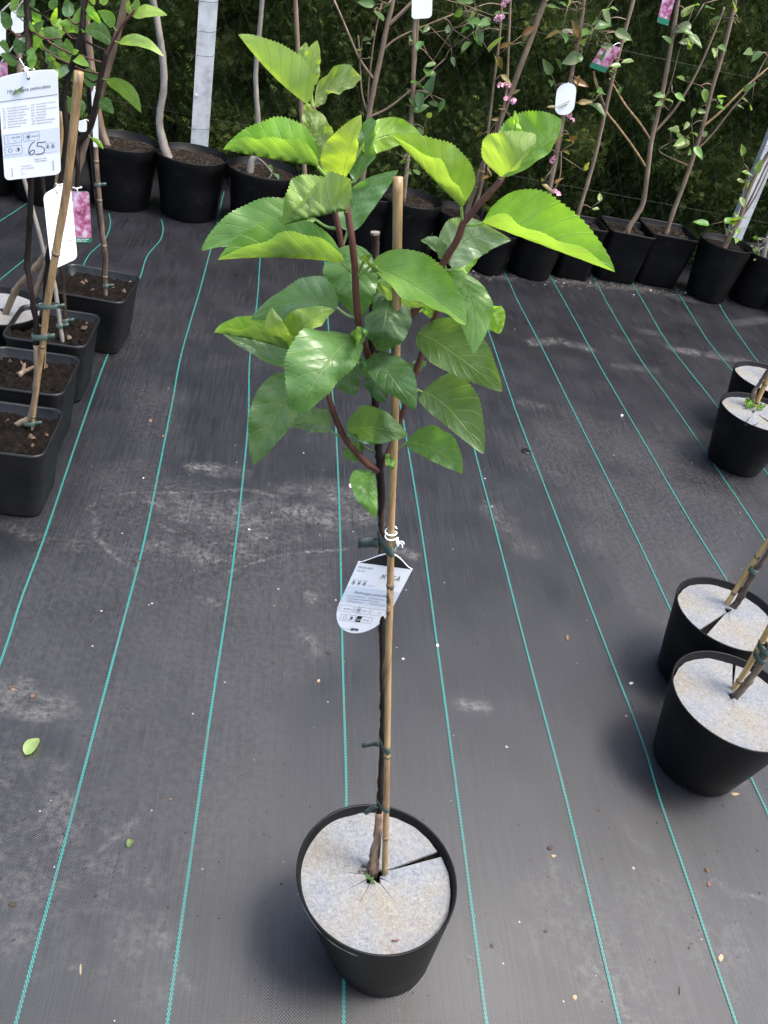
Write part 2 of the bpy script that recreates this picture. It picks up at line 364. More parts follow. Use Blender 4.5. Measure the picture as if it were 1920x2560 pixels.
for pts, wd, am in [
    ([(190, 1100), (225, 1072), (300, 1062), (420, 1066), (520, 1056), (600, 1072)], .0055, .5), ([(203, 1105), (208, 1160), (250, 1205), (292, 1232)], .006, .5),
    ([(340, 1130), (380, 1150)], .006, .4), ([(480, 1240), (540, 1218), (620, 1196), (750, 1186)], .0045, .55), ([(500, 1060), (520, 1056), (560, 1062), (600, 1075)], .007, .5),
    ([(420, 1010), (520, 1020)], .03, .4), ([(300, 1085), (420, 1085)], .05, .38), ([(430, 1120), (560, 1110), (700, 1120), (780, 1110)], .07, .42), ([(330, 1180), (460, 1200), (560, 1170)], .06, .32), ([(620, 1060), (760, 1060)], .05, .35),
    ([(1150, 740), (1210, 738), (1270, 752)], .034, .5), ([(1460, 755), (1520, 765), (1600, 780)], .040, .48), ([(1390, 715), (1420, 722)], .035, .25), ([(1330, 730), (1380, 735)], .03, .15),
    ([(1120, 870), (1180, 880)], .035, .22), ([(1330, 790), (1420, 800)], .03, .2),
    ([(720, 1080), (790, 1105)], .035, .38), ([(860, 1190), (890, 1200)], .022, .5), ([(670, 1285), (690, 1300)], .026, .42), ([(660, 1370), (680, 1400)], .028, .35), ([(1000, 1520), (1050, 1530)], .018, .4),
    ([(1060, 1100), (1130, 1180)], .05, .18), ([(1130, 1000), (1250, 1050)], .06, .16),
    ([(215, 1832), (255, 1805), (290, 1778)], .011, .42), ([(318, 1895), (330, 1930), (345, 1980), (350, 2030), (362, 2070), (395, 2110), (415, 2140)], .007, .5),
    ([(160, 2090), (180, 2075)], .008, .3), ([(0, 1500), (100, 1530)], .06, .4), ([(60, 1700), (140, 1780)], .09, .28), ([(20, 1850), (90, 2000)], .09, .26), ([(180, 1800), (260, 1900), (300, 2080)], .08, .2), ([(1200, 1960), (1300, 2080), (1380, 2150)], .09, .22), ([(1420, 1950), (1560, 2050)], .08, .2),
    ([(1330, 2150), (1350, 2190)], .011, .6), ([(1260, 2150), (1300, 2160)], .02, .25), ([(1200, 1880), (1230, 1900)], .03, .22),
    ([(1540, 1900), (1580, 1930), (1659, 1940)], .006, .42), ([(1530, 1740), (1560, 1700), (1610, 1690)], .006, .28), ([(1220, 1990), (1230, 2040)], .02, .2), ([(1340, 1760), (1390, 1830)], .02, .15),
    ([(440, 1290), (470, 1310)], .02, .3), ([(340, 1610), (380, 1600)], .012, .25), ([(105, 1650), (115, 1660)], .02, .3), ([(600, 1180), (760, 1120)], .07, .16),
    ([(20, 1135), (60, 1160), (170, 1180)], .02, .25), ([(1590, 700), (1659, 690)], .04, .3), ([(1080, 600), (1160, 600), (1250, 610), (1400, 625), (1500, 650)], .045, .35), ([(900, 585), (1080, 598)], .05, .3)]:
    stroke(pts, wd, am)
nx, ny = len(xs), len(ys); ii, jj = np.meshgrid(np.arange(nx-1), np.arange(ny-1)); q = (jj*nx+ii).ravel()
Fq = np.stack([q, q+1, q+1+nx, q+nx], 1)
GZ = relief(GX, GY)
fab = mesh_obj('ground_cover_fabric', np.stack([GX, GY, GZ], -1).reshape(-1, 3), Fq, M['fabric'], None, True, None, None, ('dust', dust.ravel()))
tag(fab, kind='structure')
LINES = {-3: [(335, 722), (300, 810), (248, 944), (190, 1110), (114, 1336), (53, 1500), (0, 1660)],
 -2: [(560, 480), (527, 622), (500, 725), (455, 880), (430, 1010), (400, 1162), (364, 1339), (323, 1500), (235, 1830), (140, 2190), (41, 2554)],
 -1: [(655, 600), (650, 649), (643, 752), (625, 890), (622, 1000), (619, 1076), (596, 1299), (570, 1500), (530, 1760), (480, 2120), (419, 2554)],
 0: [(806, 610), (811, 646), (820, 800), (830, 972), (839, 1058), (849, 1299), (856, 1639), (865, 1960), (862, 2250), (859, 2555)],
 1: [(960, 800), (1006, 1042), (1052, 1319), (1096, 1639), (1150, 2040), (1200, 2434), (1217, 2560)],
 2: [(1105, 800), (1182, 1111), (1237, 1319), (1320, 1640), (1415, 2000), (1549, 2560)],
 3: [(1190, 740), (1267, 964), (1299, 1055), (1390, 1290), (1500, 1580), (1600, 1841), (1649, 2000), (1716, 2195), (1840, 2560)],
 4: [(1264, 690), (1274, 709), (1296, 758), (1360, 880), (1440, 1040), (1520, 1200), (1600, 1363), (1676, 1525), (1780, 1745), (1903, 2000), (1990, 2200)],
 5: [(1375, 690), (1381, 700), (1420, 770), (1500, 915), (1600, 1088), (1723, 1300), (1817, 1453), (1930, 1650)],
 6: [(1480, 690), (1488, 700), (1520, 760), (1600, 897), (1670, 995), (1750, 1111), (1878, 1300), (1960, 1430)],
 7: [(1572, 695), (1581, 709), (1620, 775), (1670, 860), (1785, 1007), (1900, 1160)],
 8: [(1678, 708), (1688, 722), (1730, 790), (1775, 860), (1845, 945), (1930, 1050)],
 9: [(1785, 740), (1815, 790), (1870, 870), (1950, 980)],
 -4: [(272, 533), (276, 560), (262, 600), (225, 635), (200, 680)], -5: [(403, 548), (408, 570), (400, 600), (368, 640), (352, 690), (335, 722)],
 -6: [(80, 500), (20, 540), (-60, 590)], -7: [(75, 640), (0, 700), (-50, 740)]}
for k, pts in LINES.items():
    G = [gnd(p)[:2] for p in pts]
    if k >= -3:
        u_ = (G[-1]-G[-2])/np.linalg.norm(G[-1]-G[-2]); u_ = u_*.4+np.array([0, -1.])*.6; G.append(G[-1]+u_*.5); G.append(np.array([G[-1][0], -1.5]))
    if k >= 4: G.insert(0, np.array([G[0][0], 4.6]))
    P = smooth_path([(*g, 0) for g in G], 8)
    # even resampling
    P = np.array(P)[:, :2]; sd = np.r_[0, np.cumsum(np.linalg.norm(np.diff(P, axis=0), axis=1))]
    ss = np.arange(0, sd[-1], .02); P = np.stack([np.interp(ss, sd, P[:, 0]), np.interp(ss, sd, P[:, 1])], 1)
    T = np.gradient(P, axis=0); T /= np.linalg.norm(T, axis=1)[:, None]; N = np.stack([-T[:, 1], T[:, 0]], 1)
    hw = .0025
    V = []; UV = []
    for i in range(len(P)):
        for s_ in (-1, 1):
            a = P[i]+N[i]*hw*s_; V.append((a[0], a[1], float(relief(a[0], a[1]))+.0018)); UV.append(((s_+1)*2/2*1.5, ss[i]/.0036))
    F = [(2*i, 2*i+1, 2*i+3, 2*i+2) for i in range(len(P)-1)]
    mesh_obj('stripe', V, F, M['stripe'], fab, False, UV)

# ---------------------------------------------------------------- hedge
def hedge():
    hd = empty('conifer_hedge', (1, 5.0, 0), 'tall dense dark green conifer hedge behind the row of black pots', 'hedge')
    L0 = np.array([1, 5.0, 0.])
    def front(x, z): return 4.72+.10*(vnoise(x*2.2, z*1.3)-.5)+.24*(vnoise(x*5.1+9, z*4.1)-.5)+.08*(vnoise(x*13+3, z*11)-.5)+.03*z
    # inner mass
    gx = np.linspace(-5, 8, 180); gz = np.linspace(0, 2.9, 50); A, B = np.meshgrid(gx, gz)
    Yc = front(A, B)+.13+.05*vnoise(A*9, B*9)
    q = (np.arange(49)[:, None]*180+np.arange(179)[None]).ravel()
    F = np.stack([q, q+1, q+181, q+180], 1)
    core = mesh_obj('inner_branches', np.stack([A, Yc, B], -1).reshape(-1, 3)-L0, F, M['hedge'], hd, True)
    box_mb = MB(); box(box_mb, (1.5, 5.6, 1.43), 13, 1.1, 2.86); box_mb.build('hedge_body', M['hedge'], hd, L0)
    # sprays: flat fans of scale leaves
    n = 74000
    x = np.where(rng.random(n) < .88, rng.uniform(-1.9, 3.6, n), rng.uniform(-5, 8, n)); z = rng.uniform(.02, 2.8, n)
    z = np.where(rng.random(n) < .6, rng.uniform(.02, 1.7, n), z)
    y = front(x, z)+rng.uniform(-.02, .13, n)
    P = np.stack([x, y, z], 1)
    # spray axis: outward & up/sideways
    ax = np.stack([rng.normal(0, .65, n), rng.normal(-.55, .35, n), rng.normal(.7, .45, n)], 1); ax /= np.linalg.norm(ax, axis=1)[:, None]
    up = rng.normal(0, 1, (n, 3)); nr = np.cross(ax, up); nr /= np.linalg.norm(nr, axis=1)[:, None]; sd = np.cross(ax, nr)
    ln = rng.uniform(.022, .066, n)
    V = []; F = []; k = 0
    for (t0, ang, lf, wf) in [(0, 0, 1, .12), (.15, .8, .5, .13), (.15, -.8, .5, .13), (.42, .7, .42, .12), (.42, -.7, .42, .12), (.66, .6, .3, .11), (.66, -.6, .3, .11)]:
        b = P+ax*(ln*t0)[:, None]; d = ax*math.cos(ang)+sd*math.sin(ang); e = np.cross(d, nr)
        L = (ln*lf)[:, None]; W = (ln*wf)[:, None]*.5
        d2 = d-np.array([0, 0, .25]); 
        V.append(np.stack([b-e*W*.6, b+d*L*.55-e*W, b+d2*L, b+d*L*.55+e*W], 1).reshape(-1, 3))
        F.append(np.arange(n*4).reshape(-1, 4)+k); k += n*4
    o = mesh_obj('foliage', np.concatenate(V)-L0, np.concatenate(F), M['hedge'], hd); tag(o, kind='stuff')
    mb = MB()
    for xx in np.arange(-1.9, 4.2, .42):
        xb = xx+rng.uniform(-.1, .1); tube(mb, [(xb, 4.95, 0), (xb+.03, 4.96, .6), (xb, 5.0, 1.4)], [.03, .02], 6)
        mb.build('trunk', M['bark'], hd, L0); mb = MB()
hedge()

# ---------------------------------------------------------------- fence behind the pots
def post(base, label, lean=0.):
    b = np.asarray(base, float); e = empty('steel_fence_post', b, label, 'post', 'steel posts in front of the hedge')
    w_, d_, t_ = .080, .045, .004; mb = MB(); h = 2.1
    prof = [(-w_/2, d_), (-w_/2, 0), (w_/2, 0), (w_/2, d_), (w_/2-t_, d_), (w_/2-t_, t_), (-w_/2+t_, t_), (-w_/2+t_, d_)]
    V = [(x+lean*z, y, z) for z in (0, h) for x, y in prof]; n = 8
    F = [(i, (i+1) % n, n+(i+1) % n, n+i) for i in range(n)]
    F += [(0, 1, 6, 7), (1, 2, 5, 6), (2, 3, 4, 5), (8, 15, 14, 9), (9, 14, 13, 10), (10, 13, 12, 11)]
    mb.add(V, F); o = mb.build('channel', M['steel'], e)
    for z in (.45, .95, 1.45):
        mb = MB(); tube(mb, [(-.028+lean*z, -.007, z), (-.028+lean*z, .003, z)], .006, 6); mb.build('bolt', M['steel'], e)
    for z in (.30, .62, .72, .84, .93, 1.25, 1.6):
        mb = MB(); a = rng.uniform(-.02, .02)
        tube(mb, smooth_path([(-w_/2-.02+lean*z, -.002, z-.012+a), (-w_/2+lean*z, -.004, z), (lean*z, -.006, z+.004), (w_/2+lean*z, -.004, z+.012), (w_/2+.025+lean*z, -.01, z+.035)], 3), .0011, 4)
        mb.build('wire_tie', M['wire'], e)
    return e
post((-.428+.013, 4.50, 0), 'galvanised channel post behind the round pot with a bare grey trunk')
post((2.445, 4.52, 0), 'galvanised channel post behind the pot of young green sprouts', -.02)
def wire_fence():
    e = empty('wire_mesh_fence', (1, 4.56, 0), 'thin wire mesh fence strung along the steel posts before the hedge', 'fence')
    mb = MB(); L0 = (1, 4.56, 0)
    for z in (.35, 1.0, 1.65): tube(mb, [(-3, 4.556, z), (1, 4.556, z-.006), (5, 4.556, z)], .0004, 4)
    mb.build('line_wire', M['wire'], e, L0); mb = MB()
    for x in np.arange(-4, 5, .11):
        for s_ in (-1, 1):
            tube(mb, [(x, 4.563+.002*s_, .02), (x+1.1*s_, 4.563+.002*s_, 2.05)], .0005, 3)
    tag(mb.build('diagonal_mesh', M['wire'], e, L0), kind='stuff')
wire_fence()

# ================================================================ POTS
def circ(c, r, z, n=56): return [(c[0]+r*math.cos(2*math.pi*k/n), c[1]+r*math.sin(2*math.pi*k/n), z) for k in range(n)]
def rrect(c, hw, z, rot=0., cr=.03, n=6, hd=None):
    hd = hd or hw; out = []
    for qx, qy, a0 in ((1, 1, 0), (-1, 1, 90), (-1, -1, 180), (1, -1, 270)):
        for k in range(n):
            a = math.radians(a0+90*k/(n-1)); x = qx*(hw-cr)+cr*math.cos(a); y = qy*(hd-cr)+cr*math.sin(a)
            out.append((c[0]+x*math.cos(rot)-y*math.sin(rot), c[1]+x*math.sin(rot)+y*math.cos(rot), z))
    return out
def round_pot(parent, loc, c, r, h, rb=.72, base=None, lip=0., soil_z=None, mt=None, z0=.0, fillm=None, soil_amp=.012, rough_fill=True, seg=56):
    base = np.asarray(base if base is not None else c, float); c = np.asarray(c, float); soil_z = soil_z or h-.03
    def at(f, rr, z): return circ(base+(c-base)*f, rr, z, seg)
    R_ = lambda f: r*(rb+(1-rb)*f)
    rs = [at(0, R_(0)-.006, z0), at(0, R_(0), z0+.006)]
    if lip:
        rs += [at(.5, R_(.5)-.002, h*.5), at(.80, R_(.80)-lip*.6, h*.80), at(.815, R_(.815)+lip*.5, h*.812), at(.985, R_(.985)+lip*.4, h*.985)]
    else: rs += [at(.35, R_(.35), h*.35), at(.7, R_(.7), h*.7), at(.985, R_(.985), h*.985)]
    rs += [at(1, R_(1), h), at(1, R_(1)-.0022, h+.0008), at(1, R_(1)-.004, h-.001)]
    fs = (soil_z-.02)/h
    rs += [at(fs, R_(fs)-.005, soil_z-.02)]
    mb = MB(); rings(mb, rs, True, True); mb.build('pot', mt or M['pot'], parent, loc, True)
    # soil
    fs = soil_z/h; cs = base+(c-base)*fs; R = R_(fs)-.004; V = [(cs[0], cs[1], soil_z)]; F = []; nr = 9; ns = 40
    for i in range(1, nr+1):
        for k in range(ns):
            a = 2*math.pi*k/ns; rr = R*i/nr; x = cs[0]+rr*math.cos(a); y = cs[1]+rr*math.sin(a)
            V.append((x, y, soil_z+(float(fbm(x*40, y*40, 3))-.45)*soil_amp*2*(1 if i < nr else .3)))
    F += [(0, 1+k, 1+(k+1) % ns) for k in range(ns)]
    F += [(1+(i-1)*ns+k, 1+i*ns+k, 1+i*ns+(k+1) % ns, 1+(i-1)*ns+(k+1) % ns) for i in range(1, nr) for k in range(ns)]
    mesh_obj('soil', V, F, fillm or M['soil'], parent, True, None, loc)
    return cs
def square_pot(parent, loc, c, hw, h, rot=0., soil_z=None, taper=.80, mt=None, fillm=None):
    soil_z = soil_z or h-.03; cr = .028
    rs = [rrect(c, hw*taper-.005, 0, rot, cr), rrect(c, hw*taper, .006, rot, cr), rrect(c, hw*(taper+.97)/2, h*.5, rot, cr), rrect(c, hw*.955, h-.018, rot, cr),
          rrect(c, hw*.985, h-.014, rot, cr+.002), rrect(c, hw, h-.006, rot, cr+.003), rrect(c, hw*.995, h, rot, cr+.003), rrect(c, hw*.965, h+.001, rot, cr), rrect(c, hw*.935, h-.004, rot, cr),
          rrect(c, hw*.925, soil_z-.02, rot, cr)]
    mb = MB(); rings(mb, rs, True, True); mb.build('pot', mt or M['potgrey'], parent, loc, True)
    n = 34; g = np.linspace(-1, 1, n)*hw*.93; V = []
    for gy in g:
        for gx in g:
            x = c[0]+gx*math.cos(rot)-gy*math.sin(rot); y = c[1]+gx*math.sin(rot)+gy*math.cos(rot)
            e = max(abs(gx), abs(gy))/(hw*.93)
            if math.hypot(max(abs(gx)-hw*.93+.024, 0), max(abs(gy)-hw*.93+.024, 0)) > .024 and abs(gx) > hw*.93-.024 and abs(gy) > hw*.93-.024:
                pass
            V.append((x, y, soil_z+(float(fbm(x*60, y*60, 4))-.45)*.06*(1-.6*e**6)))
    F = [(j*n+i, j*n+i+1, (j+1)*n+i+1, (j+1)*n+i) for j in range(n-1) for i in range(n-1)
         if not (min(i, n-2-i) < 2 and min(j, n-2-j) < 2)]
    mesh_obj('soil', V, F, fillm or M['soil'], parent, True, None, loc)
    # loose clods and bark bits
    for k in range(14):
        a = rng.uniform(-.8, .8, 2)*hw; mb = MB(); s_ = rng.uniform(.006, .013)
        ctr = np.array([c[0]+a[0], c[1]+a[1], soil_z+.004])
        P = [(ctr[0]+s_*math.cos(t)*rng.uniform(.6, 1.2), ctr[1]+s_*math.sin(t)*rng.uniform(.5, 1.1), ctr[2]-.004) for t in np.linspace(0, 6.28, 7)[:-1]]
        mb.add(P+[(ctr[0], ctr[1], ctr[2]+s_*.7)], [(i, (i+1) % 6, 6) for i in range(6)]); mb.build('bark_chip' if k % 2 else 'soil_clod', M['debris'] if k % 2 else M['soil'], parent, loc)

def felt_disc(name, label, c, R, z, hole, slit, gap, cuts, hr=.012, group='felt mulch discs on the pots', lift=None):
    c = np.asarray(c[:2], float); hc = np.asarray(hole[:2], float)
    th0 = slit+gap; th1 = slit+2*math.pi-gap
    T = set(np.linspace(th0, th1, 130)); rin = {}
    for a, L in cuts:
        a = (a-th0) % (2*math.pi)+th0
        if a > th1: continue
        for dlt, rr in ((-.09, hr), (-.035, hr*1.3), (0, L), (.035, hr*1.3), (.09, hr)):
            if th0 <= a+dlt <= th1: T.add(a+dlt); rin[a+dlt] = rr
    T = sorted(T); cutA = [(a-th0) % (2*math.pi)+th0 for a, _ in cuts]
    T = [t for t in T if t in rin or all(abs(t-a) > .085 for a in cutA)]
    nr = 8; V = []; n = len(T)
    for t in T:
        d = np.array([math.cos(t), math.sin(t)]); bq = d@(hc-c); ro = -bq+math.sqrt(max(bq*bq-((hc-c)@(hc-c)-R*R), 1e-9))
        ro *= 1+.006*math.sin(9*t)+.004*math.sin(23*t)
        ri = rin.get(t, hr*(1+.25*math.sin(5*t)))
        for k in range(nr):
            r_ = ri+(ro-ri)*k/(nr-1); p = hc+d*r_
            zz = z+(float(fbm(p[0]*18, p[1]*18, 2))-.4)*.006+.006*math.exp(-r_/.02)*(.5+.5*math.sin(3*t))
            if lift: zz += lift(p)
            V.append((p[0], p[1], zz))
    m_ = len(V); V += [(a, b, q-.005) for a, b, q in V]
    F = []
    for i in range(n-1):
        for k in range(nr-1):
            a = i*nr+k; F.append((a, a+1, a+nr+1, a+nr)); F.append((m_+a, m_+a+nr, m_+a+nr+1, m_+a+1))
        for k, fl in ((0, 0), (nr-1, 1)):
            a = i*nr+k; F.append((a, a+nr, m_+a+nr, m_+a) if not fl else (a, m_+a, m_+a+nr, a+nr))
    for i, fl in ((0, 0), (n-1, 1)):
        for k in range(nr-1):
            a = i*nr+k; F.append((a, m_+a, m_+a+1, a+1) if not fl else (a, a+1, m_+a+1, m_+a))
    loc = (c[0], c[1], z)
    return tag(mesh_obj(name, V, F, M['felt'], None, False, None, loc), label, 'mulch disc', group)

# ================================================================ LEAVES
PLANT_D = .775
def wprof(t): return (t**.54)*((1-t)**.84)/((.3913**.54)*(.6087**.84))
def leaf(parent, loc, c, base, midp, tip, e1, e2, D, d=(0, 0, 0), s=(0, 0), col=(.1, .2, .03), face=1, attach=None, nt=78, crinkle=1., wf=.29, teeth=26, name='leaf', pet_r=.0014, maxd=.045):
    """base / mid / tip: midrib points in photo pixels; e1, e2: widest edge points; d: depth offsets along the view (m); s: which way each half folds"""
    p0, pm, pt = [atD(cp(c, q), D+dd) for q, dd in zip((base, midp, tip), d)]
    L = np.linalg.norm(pm-p0)+np.linalg.norm(pt-pm); Wt = wf*L
    es = []
    for e, sg in ((e1, s[0]), (e2, s[1])):
        v = atD(cp(c, e), D+d[1])-pm; pl = np.linalg.norm(v)
        dd = min(math.sqrt(max(Wt*Wt-pl*pl, 0)), maxd)*sg
        v = atD(cp(c, e), D+d[1]+dd)-pm; es.append(v*1.09)
    ctrl = 2*pm-.5*(p0+pt)
    ns = 6; T = np.linspace(0, 1, nt+1); A = np.linspace(-1, 1, 2*ns+1)
    mid = ((1-T)**2)[:, None]*p0+(2*T*(1-T))[:, None]*ctrl+(T**2)[:, None]*pt
    tan = np.gradient(mid, axis=0); tan /= np.linalg.norm(tan, axis=1)[:, None]
    ph = rng.uniform(0, 6.28, 4)
    V = []; UV = []
    for i, t in enumerate(T):
        w_ = wprof(min(max(t, 1e-4), 1-1e-4)) if 0 < t < 1 else 0.
        for a in A:
            E = es[0] if a < 0 else es[1]; b = abs(a); el = np.linalg.norm(E)
            nrm = np.cross(tan[i], E); nrm = nrm/(np.linalg.norm(nrm)+1e-9)*(1 if a >= 0 else -1)
            if nrm@(CP-pm) < 0 and False: nrm = -nrm
            ww = w_*b; off = np.zeros(3)
            if b > .99 and 0 < t < 1:
                sw = (t*teeth+(0.5 if a < 0 else 0)) % 1.0
                ww *= 1+.062*(sw-.5)*min(1, .35+w_); off = tan[i]*(.011*L*(sw-.3))*min(1, w_*2)
            q = mid[i]+E*ww+off
            # quilting between the side veins, gentle waves at the margin
            vv = ((t-.30*b**.8)*7) % 1.0
            q = q+nrm*(abs(math.sin(math.pi*(vv-.5)))*.0017*crinkle*min(1, w_)*math.sin(math.pi*min(b+.08, 1)*.93))
            q = q+nrm*(.0032*crinkle*b*b*math.sin(t*9+ph[0 if a < 0 else 1])*w_+.0018*crinkle*b*math.sin(t*21+ph[2 if a < 0 else 3])*w_)
            # blade arches between midrib and margin
            q = q+nrm*(.09*el*w_*b*(1-b))
            V.append(q); UV.append(((a+1)/2, t))
    n = 2*ns+1
    F = [(i*n+k, i*n+k+1, (i+1)*n+k+1, (i+1)*n+k) for i in range(nt) for k in range(n-1)]
    # orientation: first half shows its upper side to the camera when face = 1
    k = ns//2; i = int(nt*.4); q = [np.array(V[j]) for j in F[i*(n-1)+k]]
    nn = np.cross(q[1]-q[0], q[3]-q[0])
    if (nn@(CP-q[0]) < 0) == (face > 0): F = [tuple(reversed(fc)) for fc in F]
    mb = MB(); mb.add(V, F, UV)
    if attach is not None:
        at_ = np.asarray(attach, float); st = p0+(mid[1]-mid[0])*.6
        k0 = len(mb.v); out = (p0-at_); ln = np.linalg.norm(out)
        cpnt = at_+out*.5-np.array([0, 0, .12*ln])+tan[0]*0
        tube(mb, smooth_path([at_, cpnt, st], 4), [pet_r*1.5, pet_r, pet_r*.9], 6, caps=False)
        for j in range(k0, len(mb.v)): mb.uv[j] = (.5, .3)
        # midrib below the blade
    mr = [mid[j]-np.cross(tan[j], es[1])/(np.linalg.norm(np.cross(tan[j], es[1]))+1e-9)*.0004 for j in range(0, int(nt*.8), 4)]
    o = mb.build(name, M['leaf'], parent, loc, True); o.color = (*[v*rng.uniform(.92, 1.08) for v in col], 1)
    return o
def shoot(parent, loc, pts, rad, D, mt, name='shoot', wob=.10, ns=9, n=6, nodes=()):
    """pts: (px, py, depth offset)"""
    P = smooth_path([atD((p[0], p[1]), D+p[2]) for p in pts], n)
    mb = MB(); R = np.interp(np.linspace(0, 1, len(P)), np.linspace(0, 1, len(rad)), rad)
    for k in nodes:
        j = int(k*(len(P)-1)); R[j] *= 1.28
    tube(mb, P, R, ns, wob); o = mb.build(name, mt, parent, loc, True); return o, P
def near(paths, p):
    best = None
    for P in paths:
        for q in P:
            e = np.linalg.norm(np.asarray(q)-p)
            if best is None or e < best[0]: best = (e, np.asarray(q))
    return best[1]
def nearpx(P, px):
    return min(P, key=lambda q: np.hypot(*(proj(q)-np.asarray(px))))

# ================================================================ THE HYDRANGEA IN FRONT
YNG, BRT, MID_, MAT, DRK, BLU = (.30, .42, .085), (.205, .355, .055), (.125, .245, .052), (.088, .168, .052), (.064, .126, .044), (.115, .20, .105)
RC = np.array([.2625, .7206]); BC = np.array([.306, .727]); RH = .217
hl = np.array([BC[0], BC[1], 0.])
HY = empty('potted_hydrangea', hl, 'young staked hydrangea with bright green toothed leaves leaning in a round black pot', 'potted plant')
round_pot(HY, hl, RC, .1228, RH, .70, BC, 0., .190, M['pot'], fillm=M['soil'], seg=80)
hole = gnd(cp(11, (806, 738)), .201); dc = gnd(cp(11, (822, 778)), .201)
Rl = np.linalg.norm(gnd(cp(11, (208, 740)), .201)-dc); Rr = np.linalg.norm(gnd(cp(11, (1432, 800)), .201)-dc); Rd = min((Rl+Rr)/2, .1165)
def ang(c_, hp, p, z): q = gnd(cp(c_, p), z)-hp; return math.atan2(q[1], q[0]), np.linalg.norm(q[:2])
off = dc[:2]-(BC+(RC-BC)*(.201/RH)); lim = .1165-Rd; 
if np.linalg.norm(off) > max(lim, .001)+.002: dc = np.array([*(BC+(RC-BC)*(.201/RH)+off/np.linalg.norm(off)*.004), .201])
felt_disc('felt_mulch_disc', 'slit grey felt disc around the stem of the leafy hydrangea', dc, Rd, .203, hole, ang(11, hole, (1370, 545), .203)[0], .045,
          [ang(11, hole, p, .203) for p in ((660, 572), (565, 700), (560, 860), (715, 925), (1005, 972), (955, 792))], .013)
TR = [(931, 2186, 0), (935, 2150, 0), (943, 2099, .004), (948, 2030, .008), (951, 1975, .012), (955, 1879, .016), (957, 1776, .02), (957, 1717, .022), (956, 1600, .026), (957, 1500, .03), (955, 1376, .034), (954, 1290, .034),
      (951, 1186, .03), (945, 1101, .028), (938, 1007, .028), (930, 925, .028), (929, 860, .03), (932, 760, .032), (936, 660, .034), (938, 584, .036)]
D0 = .775
trunk, PT = shoot(HY, hl, TR[3:], [.0044, .0038, .0038, .0042, .0040, .0039, .0038], D0, M['bark'], 'trunk', .45, 10, 8, nodes=(.08, .2, .33, .47, .6, .72))
shoot(HY, hl, TR[:4], [.0095, .0080, .0066, .0053], D0, M['barkbase'], 'trunk_base', .35, 10, 6)
mb = MB(); tube(mb, [atD((938, 586), D0+.036), atD((938, 580), D0+.036)], .0046, 9, .2); mb.build('cut_end', M['barkpale'], HY, hl)
for (a, b) in (((925, 2178), (905, 2165)), ((928, 2180), (898, 2178))):
    mb = MB(); pa = atD(a, D0); pb = gnd(b, .207); tube(mb, [pa, pb], [.005, .002], 6, .3); mb.build('root_shoot', M['barktan'], HY, hl)
SH = {}
def sh(k, pts, rad, mt=M['barkred']): SH[k] = shoot(HY, hl, pts, rad, D0, mt, 'shoot')
sh('A', [(925, 905, .028), (915, 875, .012), (905, 845, 0), (896, 805, -.006), (890, 735, -.010), (888, 681, -.012), (880, 600, -.014), (867, 520, -.014), (860, 485, -.010), (845, 455, -.006)], [.0038, .0034, .0032, .0027])
sh('B', [(935, 760, .033), (890, 690, .035), (858, 625, .034), (848, 580, .034), (836, 525, .034), (820, 440, .032), (800, 350, .026), (782, 265, .02)], [.0032, .0030, .0028, .0024])
sh('C', [(932, 900, .03), (965, 856, .016), (1006, 808, .010), (1052, 760, .008), (1101, 670, .006), (1143, 600, .004), (1159, 558, .004), (1200, 508, .004), (1242, 463, .004), (1256, 440, .006)], [.0036, .0033, .0032, .0026])
sh('D', [(950, 1175, .03), (965, 1146, .034), (985, 1095, .04), (1004, 1040, .046), (1042, 922, .05), (1062, 860, .05), (1094, 776, .05), (1130, 700, .05), (1150, 640, .05)], [.0035, .0031, .0029, .0024])
sh('E', [(945, 1176, .028), (916, 1158, .02), (885, 1125, .010), (861, 1093, .004), (837, 1041, -.004), (820, 986, -.008), (795, 930, -.010), (760, 895, -.010), (725, 868, -.008)], [.0040, .0033, .0030, .0024])
SH['T'] = (trunk, PT)
def HL(k, c, base, mid, tip, e1, e2, dm, dt, s=(0, 0), col=MID_, face=1, **kw):
    o, P = SH[k]; q = nearpx(P, cp(c, kw.pop('node', base))); d0 = (q-CP)@FW-D0
    return leaf(o, hl, c, base, mid, tip, e1, e2, D0, (d0*.9+dm*.1, dm, dt), s, col, face, attach=q, **kw)
# crown, top of shoot B
HL('B', 5, (915, 640), (640, 405), (368, 85), (800, 225), (735, 300), .000, -.01, (.0, 1), YNG, -1, node=(960, 660), crinkle=.6)
HL('B', 5, (950, 490), (952, 320), (1000, 130), (875, 300), (1022, 330), .012, .012, (0, .4), YNG, -1, crinkle=.6, nt=30)
HL('B', 5, (915, 420), (895, 270), (908, 145), (850, 250), (940, 250), .022, .025, (.3, .3), BRT, -1, nt=24, crinkle=.5)
HL('B', 5, (975, 640), (1120, 510), (1355, 440), (1160, 335), (1130, 560), .025, .02, (.5, -.5), (.20, .29, .10), 1, node=(965, 660), crinkle=1.6)
